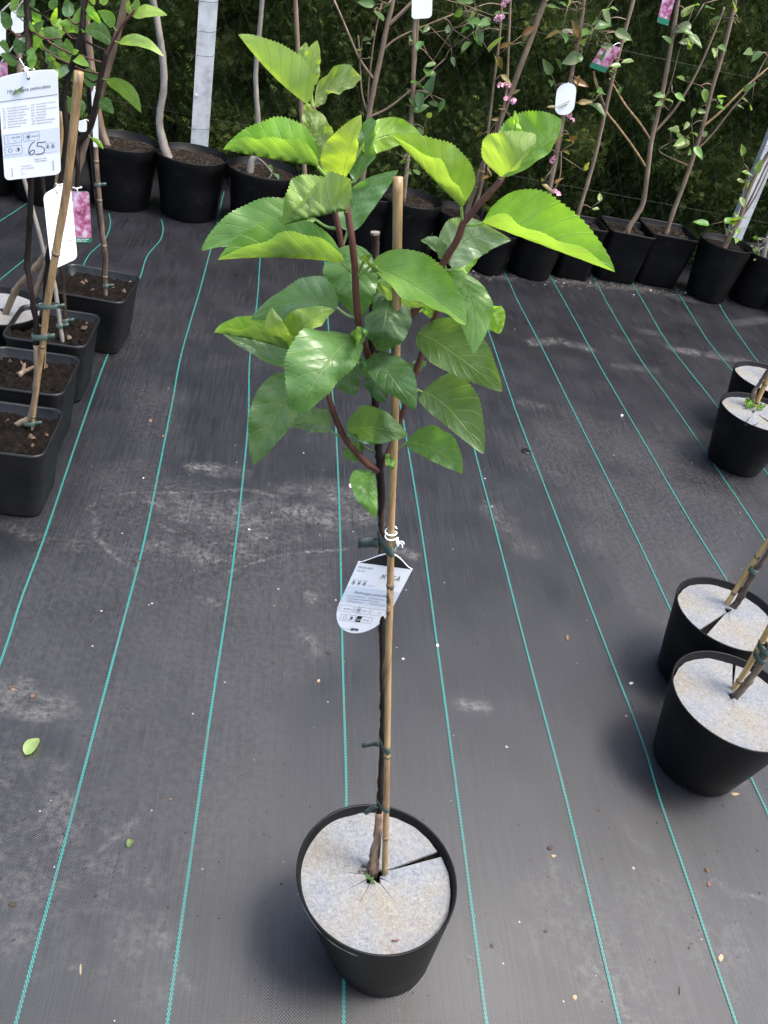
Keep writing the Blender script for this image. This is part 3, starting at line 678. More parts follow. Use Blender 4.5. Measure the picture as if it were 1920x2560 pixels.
# crown, shoot A
HL('A', 5, (1005, 1135), (600, 1072), (248, 1002), (660, 765), (630, 900), -.015, -.03, (.8, -.9), BRT, 1, node=(1100, 1240))
HL('A', 5, (1070, 1210), (1000, 930), (895, 640), (905, 900), (1130, 870), .004, .008, (0, 0), (.19, .29, .09), 1, node=(1100, 1240), crinkle=2.2)
HL('A', 5, (1205, 1225), (1262, 985), (1350, 722), (1062, 985), (1318, 990), -.028, -.03, (0, -.2), YNG, 1, node=(1120, 1250), crinkle=.7)
HL('A', 5, (1310, 1250), (1380, 980), (1425, 740), (1270, 960), (1462, 930), .000, .005, (0, -.3), MAT, 1, node=(1200, 1270), crinkle=1.2)
HL('A', 2, (790, 950), (960, 880), (1165, 868), (980, 765), (950, 968), .02, .02, (.5, -.3), BRT, 1, node=(690, 1000))
HL('A', 5, (1235, 1485), (980, 1545), (735, 1602), (840, 1240), (1090, 1235), -.045, -.05, (.7, -.7), (.21, .31, .09), 1, node=(1235, 1500), crinkle=1.8)
HL('B', 5, (990, 1560), (500, 1640), (75, 1806), (440, 1440), (470, 1735), .005, -.01, (.4, -.3), MID_, 1, node=(1170, 1640))
HL('A', 7, (1040, 285), (600, 248), (130, 262), (570, -30), (640, 92), -.04, -.06, (.8, -.9), MID_, 1, node=(1125, 352))
HL('B', 5, (1240, 1650), (1400, 1350), (1645, 1165), (1255, 1330), (1480, 1420), .045, .05, (0, -.1), BLU, 1, node=(1215, 1760))
# right of shoot A
HL('A', 8, (205, 185), (610, 395), (940, 650), (720, 185), (570, 470), -.055, -.085, (.3, -.6), MID_, 1, node=(90, 265))
HL('A', 8, (150, 160), (220, 200), (300, 262), (190, 140), (240, 245), -.03, -.045, (.2, -.4), MAT, 1, node=(90, 265), nt=24, wf=.2)
HL('C', 8, (255, 315), (430, 425), (632, 502), (450, 360), (410, 485), -.01, -.02, (0, .5), BRT, -1, node=(560, 520))
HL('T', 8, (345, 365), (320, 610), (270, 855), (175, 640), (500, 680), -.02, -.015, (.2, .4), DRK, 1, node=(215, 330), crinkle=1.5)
# shoot C
HL('C', 6, (560, 1060), (690, 900), (948, 905), (600, 770), (770, 990), .02, .02, (.1, -.6), (.20, .29, .18), 1, node=(560, 1000), crinkle=1.2)  # base colour lightened to stand in for glare on this blade
HL('C', 6, (560, 1040), (470, 960), (380, 905), (500, 900), (500, 1010), .01, .0, (.2, -.2), BLU, 1, node=(560, 1000), nt=26)
HL('C', 6, (560, 1110), (660, 1060), (772, 988), (650, 1020), (690, 1085), .03, .03, (.4, -.4), BRT, 1, node=(540, 1040), nt=26)
HL('C', 6, (770, 795), (1130, 930), (1602, 1107), (1240, 665), (1150, 850), -.01, -.02, (.6, -.8), BRT, 1, node=(670, 808))
HL('C', 6, (640, 700), (450, 515), (190, 240), (600, 340), (525, 465), -.02, -.03, (.6, -.8), BRT, 1, node=(650, 790))
HL('C', 6, (885, 505), (1110, 340), (1268, 150), (985, 130), (1160, 370), .006, .01, (.5, -.2), MID_, 1, node=(880, 520))
HL('C', 6, (882, 508), (985, 420), (1102, 240), (815, 260), (1060, 370), -.025, -.02, (-.1, .4), YNG, -1, node=(880, 520), crinkle=.6)
HL('C', 6, (985, 290), (980, 200), (972, 90), (955, 215), (1014, 205), -.004, -.004, (.3, .3), YNG, 1, node=(890, 510), nt=24)
# left of shoot A, cluster on shoot E
HL('T', 7, (1130, 150), (1100, 400), (1150, 685), (915, 390), (1280, 450), .015, .01, (-.1, .2), MAT, 1, node=(1280, 300))
HL('A', 7, (1000, 608), (700, 570), (370, 685), (750, 402), (650, 700), -.005, -.02, (.3, -.2), BLU, 1, node=(1140, 690))
HL('E', 7, (640, 912), (370, 842), (105, 790), (345, 675), (410, 755), -.02, -.03, (.7, -.8), BRT, 1, node=(660, 900))
HL('E', 7, (665, 985), (420, 905), (170, 805), (430, 825), (480, 1000), -.002, -.01, (.4, -.3), BLU, 1, node=(670, 910))
HL('E', 7, (625, 862), (565, 745), (522, 606), (483, 755), (645, 775), -.04, -.04, (.2, .2), YNG, -1, node=(650, 900), nt=26, crinkle=.6)
HL('E', 7, (652, 908), (770, 720), (990, 618), (680, 640), (800, 790), -.02, -.005, (.3, -.6), BRT, 1, node=(655, 900))
HL('E', 7, (1110, 818), (900, 1050), (715, 1385), (650, 930), (1050, 1110), -.085, -.10, (.3, .35), MAT, 1, node=(870, 1130), crinkle=1.5)
HL('A', 7, (1108, 820), (1160, 800), (1222, 785), (1150, 750), (1165, 880), -.07, -.07, (.2, .2), MAT, 1, node=(1150, 760), nt=24)
HL('E', 7, (700, 1110), (530, 1450), (388, 1754), (385, 1320), (690, 1420), -.03, -.05, (.3, .2), MAT, 1, node=(900, 1210), crinkle=1.3)
HL('E', 7, (945, 1500), (800, 1450), (640, 1470), (850, 1335), (780, 1500), .0, .0, (.3, -.2), BLU, 1, node=(1040, 1560))
# leaves close to the trunk and on shoot D
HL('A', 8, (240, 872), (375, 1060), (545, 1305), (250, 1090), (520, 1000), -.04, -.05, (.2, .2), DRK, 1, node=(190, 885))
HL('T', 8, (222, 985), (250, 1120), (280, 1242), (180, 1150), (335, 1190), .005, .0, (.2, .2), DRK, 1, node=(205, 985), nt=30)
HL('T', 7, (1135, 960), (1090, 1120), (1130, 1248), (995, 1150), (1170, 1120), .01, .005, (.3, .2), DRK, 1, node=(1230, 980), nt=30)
HL('T', 7, (1218, 968), (1210, 1040), (1228, 1118), (1183, 1045), (1240, 1035), .0, .0, (.2, .2), MID_, 1, node=(1230, 985), nt=22)
HL('T', 8, (22, 1455), (250, 1445), (492, 1502), (230, 1285), (265, 1550), -.035, -.03, (.3, -.1), MAT, 1, node=(245, 1560))
HL('T', 8, (240, 1545), (130, 1520), (15, 1500), (130, 1485), (130, 1555), .0, -.01, (.3, -.1), BLU, 1, node=(245, 1570), nt=24)
HL('D', 8, (480, 1552), (720, 1625), (912, 1795), (790, 1475), (690, 1700), .02, .0, (.3, -.2), MAT, 1, node=(330, 1640))
HL('D', 8, (600, 1168), (810, 1300), (1075, 1645), (970, 1110), (730, 1380), .03, .01, (.3, -.2), MAT, 1, node=(520, 1110))
HL('D', 8, (572, 708), (860, 880), (1215, 1165), (1000, 700), (760, 985), .03, .01, (.2, -.1), MAT, 1, node=(610, 800))
HL('C', 8, (830, 230), (985, 500), (995, 875), (830, 440), (1128, 500), .0, -.02, (.1, .3), MID_, 1, node=(740, 215))
HL('D', 8, (1085, 510), (1150, 600), (1202, 715), (1230, 560), (1100, 670), .05, .045, (.2, .2), BRT, 1, node=(900, 300), nt=30)
HL('D', 8, (650, 590), (648, 530), (640, 465), (585, 510), (705, 500), .045, .045, (.2, .2), BRT, 1, node=(700, 560), nt=22)
HL('T', 8, (168, 1772), (175, 1940), (238, 2140), (62, 1900), (252, 1930), -.01, -.015, (.2, .2), MID_, 1, node=(235, 1780))
HL('D', 8, (345, 1648), (358, 1705), (372, 1768), (320, 1700), (398, 1705), -.012, -.012, (.2, .2), MID_, 1, node=(330, 1660), nt=22)
HL('E', 8, (112, 1555), (60, 1645), (3, 1662), (15, 1595), (100, 1695), .02, .02, (.2, .2), MAT, 1, node=(80, 1640), nt=24)
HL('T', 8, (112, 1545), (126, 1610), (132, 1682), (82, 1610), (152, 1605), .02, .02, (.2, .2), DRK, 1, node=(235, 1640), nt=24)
HL('D', 8, (545, 1005), (580, 960), (628, 928), (530, 945), (615, 975), .05, .05, (.2, .2), BLU, 1, node=(545, 1010), nt=22)
# a weed seedling in the slit
for a, b in (((778, 755), (745, 715)), ((785, 765), (812, 742)), ((790, 770), (822, 815))):
    p = [gnd(cp(11, q), .214) for q in (a, b)]; D_ = float((p[0]-CP)@FW)
    mx = ((a[0]+b[0])/2, (a[1]+b[1])/2); pr = (-(b[1]-a[1])*.33, (b[0]-a[0])*.33)
    leaf(HY, hl, 11, a, mx, b, (mx[0]+pr[0], mx[1]+pr[1]), (mx[0]-pr[0], mx[1]-pr[1]), D_, (0, 0, 0), (0, 0), (.12, .22, .09), 1, attach=gnd(cp(11, (800, 760)), .195), nt=12, name='seedling_leaf', teeth=0, crinkle=.2)

# ---------------------------------------------------------------- canes
def cane(pts, rad, D, label, mt, nodes=(), group='bamboo canes staking the plants', tip_mt=None):
    P = smooth_path([atD((p[0], p[1]), D+p[2]) for p in pts], 5); loc = P[0]
    e = empty('bamboo_cane', loc, label, 'cane', group)
    mb = MB(); n = len(P); R = np.interp(np.linspace(0, 1, n), np.linspace(0, 1, len(rad)), rad)
    tube(mb, P, R, 12, .03); mb.build('stalk', mt, e, loc, True)
    for f in nodes:
        x = f*(n-1); i = min(int(x), n-2); p = P[i]+(P[i+1]-P[i])*(x-i); t = (P[i+1]-P[i]); t /= np.linalg.norm(t); r = R[i]
        mb = MB(); tube(mb, [p-t*.0045, p-t*.0012, p+t*.0006, p+t*.004], [r*1.02, r*1.14, r*1.16, r*1.03], 12, .06); mb.build('node_ring', M['node'], e, loc, True)
    return e, P, R, loc
def tie(e, loc, c, t, r, mt=M['tie'], h=.009, tail=None, tw=.020):
    """flat tape loop round c with axis t"""
    t = t/np.linalg.norm(t); u = np.cross(t, [0, 0, 1.]) if abs(t[2]) < .9 else np.cross(t, [1., 0, 0]); u /= np.linalg.norm(u); v = np.cross(t, u)
    n = 18; rs = []
    for z, k in ((-h/2, 1), (h/2, 1), (h/2, .9), (-h/2, .9)): rs.append([tuple(c+t*z+(u*r[0]*math.cos(2*math.pi*i/n)+v*r[1]*math.sin(2*math.pi*i/n))*k) for i in range(n)])
    mb = MB(); rings(mb, rs+[rs[0]], False); 
    if tail is not None:
        d = tail/np.linalg.norm(tail); a = c+d*r[0]*.9; w2 = t*h/2
        nn = np.cross(d, t)*.0009
        pts = [a, a+d*tw*.5+nn*3, a+d*tw+nn*1-t*.002]
        V = []
        for p in pts: V += [p-w2+nn, p+w2+nn, p+w2-nn, p-w2-nn]
        F = [(4*i+k, 4*i+(k+1) % 4, 4*i+4+(k+1) % 4, 4*i+4+k) for i in range(2) for k in range(4)]+[(8, 9, 10, 11)]
        mb.add(V, F)
    return mb.build('tie_tape', mt, e, loc, True)
ce, PC, RCn, cl = cane([(962, 2182, 0), (964, 2080, .0), (968, 1900, 0), (971, 1640, .004), (975, 1500, .004), (978, 1300, .006), (984, 1150, .006), (988, 1000, .004), (990, 877, .002), (993, 620, 0), (995, 443, 0)],
     [.0048, .0044, .0041, .0042, .0041, .0042, .0042, .0042, .0043, .0045], D0-.006, 'upright bamboo cane staking the leafy hydrangea', M['bamboo'], (.09, .42))
RGT = AX[0]; 
def at_cane(y): return min(range(len(PC)), key=lambda i: abs(proj(PC[i])[1]-y))
def interp_cane(y):
    for a, b in zip(PC[:-1], PC[1:]):
        ya, yb = proj(a)[1], proj(b)[1]
        if yb <= y <= ya: return a+(b-a)*((ya-y)/(ya-yb)), b-a
for y, tl, hh in ((2008, (-1, 0, -.9), .008), (1853, (-1, 0, .02), .009), (1348, (-1, 0, .1), .013)):
    p, t = interp_cane(y); q = nearpx(PT, (955, y))
    ctr = (p+q)/2; axis = t/np.linalg.norm(t); wv = (p-q); wv -= axis*(wv@axis); wl_ = np.linalg.norm(wv)/2
    u = wv/np.linalg.norm(wv); v = np.cross(axis, u)
    n = 22; rs = []
    for z, k in ((-hh/2, 0), (hh/2, 0), (hh/2, -.0007), (-hh/2, -.0007)): rs.append([tuple(ctr+axis*z+u*math.cos(2*math.pi*i/n)*(wl_+.0068+k)+v*math.sin(2*math.pi*i/n)*(.0068+k)) for i in range(n)])
    mb = MB(); rings(mb, rs+[rs[0]], False)
    d = RGT*tl[0]+np.array([0, 0, tl[2]]); d /= np.linalg.norm(d); a = q+d*.004-FW*.006; nn = FW*.0006; w2 = axis*hh/2 if tl[2] > -.5 else np.cross(d, FW)*hh/2
    V = []
    for j in range(4): pj = a+d*.0075*j+FW*.002*math.sin(j*1.7); V += [pj-w2+nn, pj+w2+nn, pj+w2-nn, pj-w2-nn]
    mb.add(V, [(4*i+k, 4*i+(k+1) % 4, 4*i+4+(k+1) % 4, 4*i+4+k) for i in range(3) for k in range(4)]+[(12, 13, 14, 15), (3, 2, 1, 0)])
    mb.build('tie_tape', M['tie'], ce, cl, True)
for y in (1880, 1892):
    p, t = interp_cane(y); mb = MB(); tube(mb, [p-t*.0001, p+t/np.linalg.norm(t)*.004], .0052, 12, .08); mb.build('node_ring', M['node'], ce, cl, True)
for y, s_ in ((1500, .0009), (1530, .0006), (1488, .0007)):
    p, t = interp_cane(y); t = t/np.linalg.norm(t); mb = MB(); f = -FW*.0040
    tube(mb, [p+f-RGT*.0015, p+f+t*.012-RGT*.0012], [.0024, .0018], 7, .4); mb.build('knot_scar', M['node'], ce, cl, True)
# grey felt off-cut scraps on the disc: a bark flake

# ================================================================ LABEL CARDS
_tc = {}
def text_geo(s, shear=0.):
    key = (s, shear)
    if key in _tc: return _tc[key]
    cu = bpy.data.curves.new('t', 'FONT'); cu.body = s; cu.size = 1; cu.resolution_u = 2; cu.shear = shear
    ob = bpy.data.objects.new('t', cu); C.objects.link(ob); bpy.context.view_layer.update()
    me = bpy.data.meshes.new_from_object(ob.evaluated_get(bpy.context.evaluated_depsgraph_get()))
    V = np.array([v.co[:2] for v in me.vertices]) if len(me.vertices) else np.zeros((0, 2)); F = [tuple(p.vertices) for p in me.polygons]
    bpy.data.objects.remove(ob); bpy.data.curves.remove(cu); bpy.data.meshes.remove(me)
    _tc[key] = (V, F); return V, F
class Card:
    """flat label: O top-left corner, U right edge vector, V down edge vector; print laid out in a W x Hh local frame"""
    def __init__(s, name, label, O, U, V, W, Hh, outline, group=None, curl=0., bodymat=None, cat='label'):
        s.O, s.U, s.V, s.W, s.H = map(lambda a: np.asarray(a, float) if not np.isscalar(a) else a, (O, U, V, W, Hh))
        N = np.cross(s.V, s.U); s.N = N/np.linalg.norm(N)
        if s.N@(CP-s.O) < 0: s.N = -s.N
        s.curl = curl; s.loc = s.P(W/2, 0); s.e = empty(name, s.loc, label, cat, group); s.mbs = {}
        n = len(outline); F_ = [s.P(x, y, .0) for x, y in outline]; B_ = [p-s.N*.0007 for p in F_]
        ctr = s.P(W/2, Hh/2); mb = MB()
        a, b = list(range(n)), list(range(n, 2*n))
        mb.add(F_+B_, [tuple(a), tuple(reversed(b))]+[(i, n+i, n+(i+1) % n, (i+1) % n) for i in range(n)])
        o = mb.build('card', bodymat or M['card'], s.e, s.loc)
    def P(s, x, y, lift=0.): return s.O+s.U*(x/s.W)+s.V*(y/s.H)+s.N*(lift+s.curl*math.sin(math.pi*x/s.W))
    def mb(s, nm, mt): return s.mbs.setdefault((nm, mt), MB())
    def poly(s, pts, nm, mt, lift=.0006): s.mb(nm, mt).add([s.P(x, y, lift) for x, y in pts], [tuple(range(len(pts)))])
    def rect(s, x0, y0, x1, y1, nm, mt, lift=.0006): s.poly([(x0, y0), (x1, y0), (x1, y1), (x0, y1)], nm, mt, lift)
    def line(s, a, b, w_, nm, mt, lift=.0009):
        a = np.array(a, float); b = np.array(b, float); d = b-a; n = np.array([-d[1], d[0]])/np.linalg.norm(d)*w_/2
        s.poly([a-n, b-n, b+n, a+n], nm, mt, lift)
    def stroke(s, pts, w_, nm, mt, lift=.001):
        P = [p[:2] for p in smooth_path([(*p, 0) for p in pts], 6)]
        for a, b in zip(P[:-1], P[1:]): s.line(a, np.array(b)+(np.array(b)-np.array(a))*.15, w_, nm, mt, lift)
    def frame(s, x0, y0, x1, y1, w_, nm, mt, r=.8):
        pts = []
        for cx, cy, a0 in ((x1-r, y1-r, 0), (x0+r, y1-r, 90), (x0+r, y0+r, 180), (x1-r, y0+r, 270)):
            for k in range(4): a = math.radians(a0+30*k); pts.append((cx+r*math.cos(a), cy+r*math.sin(a)))
        for a, b in zip(pts, pts[1:]+pts[:1]): s.line(a, b, w_, nm, mt)
    def disc(s, x, y, r, nm, mt, a0=0, a1=360, lift=.0009): s.poly([(x+r*math.cos(math.radians(a)), y+r*math.sin(math.radians(a))) for a in np.linspace(a0, a1, 15)], nm, mt, lift)
    def ring(s, x, y, r, w_, nm, mt):
        pts = [(x+r*math.cos(a), y+r*math.sin(a)) for a in np.linspace(0, 2*math.pi, 15)]
        for a, b in zip(pts[:-1], pts[1:]): s.line(a, b, w_, nm, mt)
    def text(s, t, x, y, size, nm='lettering', mt=None, align='L', shear=0., rot=0., lift=.001, bold=0.):
        V, F = text_geo(t, shear)
        if not len(V): return
        wd = V[:, 0].max(); ox = {'L': 0, 'C': -wd/2, 'R': -wd}[align]
        for bx in ((0,) if not bold else (-bold, 0, bold)):
            ca, sa = math.cos(rot), math.sin(rot)
            pts = [s.P(x+((vx+ox+bx)*ca+vy*sa)*size, y+((vx+ox+bx)*sa-vy*ca)*size, lift+bx*.0005) for vx, vy in V]
            s.mb(nm, mt or M['ink']).add(pts, F)
    def done(s):
        for (nm, mt), mb in s.mbs.items(): tag(mb.build(nm, mt, s.e, s.loc), kind='stuff' if nm in ('icon', 'icon_dot', 'lettering', 'handwriting', 'icon_line') else None)
        return s.e
def string(e, loc, pts, r=.0011, nm='string'):
    mb = MB(); tube(mb, smooth_path(pts, 5), r, 6); return mb.build(nm, M['string'], e, loc, True)
def rounded(W, Hh, r, top=0.):
    pts = []
    for cx, cy, a0 in ((W-r, Hh-r, 0), (r, Hh-r, 90), (r, r, 180), (W-r, r, 270)):
        for k in range(5):
            a = math.radians(a0+22.5*k); pts.append((cx+r*math.cos(a), cy+r*math.sin(a)-(top*math.sin(math.pi*(cx+r*math.cos(a))/W) if cy < Hh/2 else 0)))
        if a0 == 180 and top:
            for x in np.linspace(r, W-r, 7)[1:-1]: pts.append((x, -top*math.sin(math.pi*x/W)))
    return pts

# label of the hydrangea in front: 60 x 92 units
def card_main():
    Dm = D0+.004
    u = lambda p, d: atD(cp(9, p), Dm+d)
    TLp, TRp, BLp = u((598, 648), .002), u((1305, 742), .012), u((190, 1540), .016)
    W, Hh = 60., 78.
    out = [(0, 0)]+[(x, -12.5*(math.sin(math.pi*x/W)**1.6)) for x in np.linspace(0, W, 17)[1:-1]]+[(W, 0), (W, 40)]
    out += [(30+30*math.cos(a), 45+32*math.sin(a)) for a in np.linspace(0, math.pi, 17)]+[(0, 40)]
    c = Card('plant_label', 'white rounded card with a black arched top tied behind the cane of the leafy hydrangea', TLp, TRp-TLp, BLp-TLp, W, Hh, out, 'labels hanging on the plants')
    c.poly([(1.2, 0)]+[(x, -11.7*(math.sin(math.pi*x/W)**1.6)) for x in np.linspace(1.2, W-1.2, 17)[1:-1]]+[(W-1.2, 0)], 'black_header', M['black'])
    c.rect(.2, 25, W-.2, 43, 'colour_band', M['cardblue'])
    c.text('PRODUCENT', 2.5, 5.2, 2.6, mt=M['black'], shear=.2); c.text('Oak, Wld', 2.5, 8.6, 2.2)
    # MA. .GA handwriting, the middle runs behind the cane
    hw = .55
    c.stroke([(31, 14), (32.2, 8.6)], hw, 'handwriting', M['black']); c.stroke([(32.2, 8.6), (33.4, 12)], hw, 'handwriting', M['black']); c.stroke([(33.4, 12), (35, 8.4)], hw, 'handwriting', M['black']); c.stroke([(35, 8.4), (35.4, 13.6)], hw, 'handwriting', M['black'])
    c.stroke([(46.2, 9), (44.2, 9.4), (43.6, 11.6), (44.8, 13.4), (46.4, 12.6), (46.6, 11.2)], hw, 'handwriting', M['black'])
    c.stroke([(48, 13.6), (50.2, 8.6)], hw, 'handwriting', M['black']); c.stroke([(50.2, 8.6), (51.6, 13.4)], hw, 'handwriting', M['black']); c.stroke([(48.8, 12), (51.3, 11.6)], hw, 'handwriting', M['black'])
    for x in (3, 9, 15):   # little plant pictograms
        for a in (-.5, 0, .5): c.line((x+2, 21), (x+2+4.5*math.sin(a), 21-4.5*math.cos(a)), .3, 'icon', M['ink'])
        c.ring(x+2, 21.4, 1.7, .3, 'icon', M['ink']); c.disc(x+2, 21.2, .8, 'icon_dot', M['black'])
    c.text('1,3-5,0 m', 21, 22.6, 2.0)
    c.text('Hydrangea paniculata', 10, 32, 4.6, shear=.35)
    for k, (a, b) in enumerate((('PL: hortensja bukietowa', 'CZ: hortenzie latnata'), ('RU: gortenzija metelcataja', 'SK: hortenzia'), ('DE: Rispenhortensie', 'GB: hardy hydrangea'))):
        c.text(a, 3.5+k*2, 35.6+2.9*k, 2.2); c.text(b, 28+k*2, 35.6+2.9*k, 2.2)
    for k, t in enumerate(('180-200 cm', 'VII-X', 'IX')):
        x0 = 1.5+k*18.5; c.frame(x0, 46, x0+16.8, 53, .28, 'icon', M['ink']); c.text(t, x0+(5.0 if k == 0 else 9), 50.6, 2.3, mt=M['black'])
    c.line((4, 47), (4, 52), .3, 'icon', M['ink'])
    for k in range(8): a = k*math.pi/4; c.ring(24.5+2.1*math.cos(a), 49.5+2.1*math.sin(a), .85, .25, 'icon', M['ink'])
    c.disc(24.5, 49.5, .8, 'icon_dot', M['black'])
    c.frame(8, 56, 25, 63, .28, 'icon', M['ink']); c.ring(13, 59.5, 2.0, .3, 'icon', M['ink']); c.ring(20, 59.5, 2.0, .3, 'icon', M['ink']); c.disc(20, 59.5, 2.0, 'icon_dot', M['black'], -90, 90)
    c.frame(26.5, 56, 44.5, 63, .28, 'icon', M['ink']); c.rect(26.5, 56, 32, 63, 'icon_dot', M['black'], .0009); c.text('pH', 27.3, 60.8, 3.4, mt=M['white'], lift=.0014); c.text('4,5-5,5', 34.5, 60.6, 2.5, mt=M['black'])
    c.rect(26, 70.8, 34.5, 73.6, 'icon_dot', M['black'], .0009); c.line((28, 72.3), (33, 72.3), .5, 'icon_line', M['white'], .0014); c.text('Made in Poland', 15, 73, 1.6)
    e = c.done()
    p, t = interp_cane(1345); t = t/np.linalg.norm(t); r = .0062; top = c.P(31, -9, .001)
    loop = [p+t*.002*k/3+(RGT*math.cos(a)*(r)-FW*math.sin(a)*r) for k, a in enumerate(np.linspace(0, 4*math.pi, 20))]
    string(e, c.loc, loop, .0009)
    k0 = p+RGT*.0075-FW*.003; string(e, c.loc, [k0+t*.003, k0-t*.004, k0-t*.008+RGT*.001, p-t*.018+RGT*.004+FW*.004, top], .0012)
    string(e, c.loc, [k0-t*.004, k0-t*.006+RGT*.005, k0-t*.011+RGT*.006], .0008); string(e, c.loc, [k0-t*.003, k0-t*.003+RGT*.006, k0-t*.006+RGT*.0075], .0008)
    mb = MB(); tube(mb, [k0+t*.002, k0-t*.003, k0-t*.0075], [.0012, .0022, .0014], 7); mb.build('knot', M['string'], e, c.loc, True)
card_main()

# ================================================================ SQUARE POTS AND SHRUBS ON THE LEFT
SQH = .20
def sq_center(fr, br, hw=.112):
    a = gnd(fr, SQH); b = gnd(br, SQH); return np.array([(a[0]+b[0])/2-hw+.004, (a[1]+b[1])/2])
sqs = {}
def sq_plant(k, c, hw, label, rot=0., h=SQH, mt=None):
    loc = np.array([c[0], c[1], 0.]); e = empty('potted_shrub', loc, label, 'potted plant', 'hydrangea shrubs in square pots')
    square_pot(e, loc, c, hw, h, rot, h-.028, mt=mt); sqs[k] = (e, loc, float((loc-CP)@FW)); return e
c4 = sq_center((98, 1145), (165, 1023)); c3 = sq_center((155, 991), (196, 890)); c2 = sq_center((206, 874), (247, 782), .111)
a1 = [gnd(p, SQH) for p in ((139, 680), (316, 681), (345, 762))]; c1 = np.array([(a1[1][0]+a1[2][0])/2-.118, (a1[1][1]+a1[2][1])/2])
sq_plant('S4', c4, .113, 'crooked hydrangea shrub with the price card in a square black pot by a green stripe')
sq_plant('S3', c3, .114, 'hydrangea shrub in the square black pot whose soil holds a pale forked root')
sq_plant('S2', c2, .116, 'hydrangea shrub in a square black pot with mossy soil and two taped stems')
sq_plant('S1', c1, .123, 'thin staked shrub in the square black pot farthest back among the square ones', math.radians(-4))
# pale forked roots
def bits(e, loc, pts3, rad, mt, nm): mb = MB(); tube(mb, smooth_path(pts3, 4), rad, 7, .35); return mb.build(nm, mt, e, loc, True)
e, loc, D = sqs['S3']; z = SQH-.012
bits(e, loc, [gnd(cp(4, p), z) for p in ((150, 940), (180, 920), (230, 895), (275, 870))], [.009, .007, .005, .004], M['barktan'], 'root'); bits(e, loc, [gnd(cp(4, (180, 920)), z), gnd(cp(4, (195, 850)), z+.008)], [.006, .004], M['barktan'], 'root')
# stems: S4 crooked stem with its tall cane in front
e, loc, D4 = sqs['S4']
st = [(p[0], p[1]) for p in cps(4, [(125, 1340), (175, 1310), (235, 1275), (275, 1110), (290, 900), (285, 700), (290, 560), (262, 380), (235, 200), (212, 60)])]+[cp(1, p) for p in ((185, 1560), (195, 1400), (200, 1200), (195, 900), (190, 600), (190, 360), (185, 180), (175, 0), (165, -120))]
p0 = gnd(st[0], SQH-.022); Ds = float((p0-CP)@FW)
o4, P4 = shoot(e, loc, [(*p, 0) for p in st[:6]], [.008, .007, .0065, .0065], Ds, M['barkgrey'], 'stem', .16, 9, 5, nodes=(.35, .7))
o4b, P4b = shoot(e, loc, [(*p, 0) for p in st[5:]], [.0065, .0060, .0062, .0058, .007, .006], Ds, M['bark'], 'upper_stem', .16, 9, 5, nodes=(.15, .3, .45, .62))
ccb = gnd(cp(4, (252, 1385)), SQH-.03); Dc = float((ccb-CP)@FW)-.004
cane([cp(4, (252, 1392))+(0,), cp(4, (268, 1250))+(0,), cp(4, (305, 950))+(.0,), cp(4, (340, 680))+(0,), cp(4, (370, 400))+(-.004,), cp(4, (420, 100))+(-.01,), cp(1, (375, 1560))+(-.012,), cp(1, (430, 1240))+(-.016,), cp(1, (475, 850))+(-.02,), cp(1, (513, 465))+(-.025,)],
     [.0035, .0046, .0056, .0068, .0078, .0080, .0082, .0082, .0085, .0088], Dc, 'thick leaning bamboo cane with a cut top beside the price card', M['bamboo'], (.10, .32, .62))
ce4 = [o for o in C.objects if o.get('label', '').startswith('thick leaning bamboo')][0]
def tape_at(c_, p, D, w_, h_, owner, oloc, rot=0.):
    q = atD(cp(c_, p), D); mb = MB(); r = AX[0]*math.cos(rot)+np.array([0, 0, math.sin(rot)])
    n = 16; rs = []
    up = np.array([0, 0, 1.])
    for z, k in ((-h_/2, 1), (h_/2, 1), (h_/2, .93), (-h_/2, .93)): rs.append([tuple(q+up*z+(r*w_/2*math.cos(2*math.pi*i/n)+FW*.0085*math.sin(2*math.pi*i/n))*k) for i in range(n)])
    rings(mb, rs+[rs[0]], False)
    a = q+r*w_/2*.8-FW*.004; V = []
    for j in range(3): pj = a+r*.008*j+FW*.002*j; V += [pj-up*h_/2-FW*.0005, pj+up*h_/2-FW*.0005, pj+up*h_/2+FW*.0005, pj-up*h_/2+FW*.0005]
    mb.add(V, [(4*i+k, 4*i+(k+1) % 4, 4*i+4+(k+1) % 4, 4*i+4+k) for i in range(2) for k in range(4)]+[(8, 9, 10, 11)])
    mb.build('tie_tape', M['tie'], owner, oloc, True)
tape_at(4, (320, 635), Ds-.002, .042, .014, ce4, ce4.location[:]); tape_at(4, (235, 1320), Ds-.002, .034, .012, ce4, ce4.location[:])
tape_at(4, (385, 393), Dc-.004, .05, .010, ce4, ce4.location[:])
# S2: two thin taped stems
e, loc, D2 = sqs['S2']
b2 = gnd(cp(4, (500, 700)), SQH-.035); Db = float((b2-CP)@FW)
o2a, P2a = shoot(e, loc, [(*cp(4, p), 0) for p in ((500, 715), (478, 560), (450, 350), (425, 200))]+[(*cp(1, p), .0) for p in ((300, 1690), (240, 1460), (170, 1210), (140, 1100))], [.0062, .0058, .0055, .005], Db, M['barkpale'], 'stem', .1)
o2b, P2b = shoot(e, loc, [(*cp(4, p), .01) for p in ((514, 660), (515, 500), (508, 320), (488, 110))]+[(*cp(1, p), .01) for p in ((350, 1640), (310, 1400), (275, 1160), (260, 900), (285, 560), (300, 380), (265, 250))], [.0058, .0052, .0052, .005], Db, M['bark'], 'stem', .16)
tape_at(4, (475, 548), Db, .022, .013, e, loc); tape_at(4, (515, 508), Db+.008, .024, .013, e, loc)
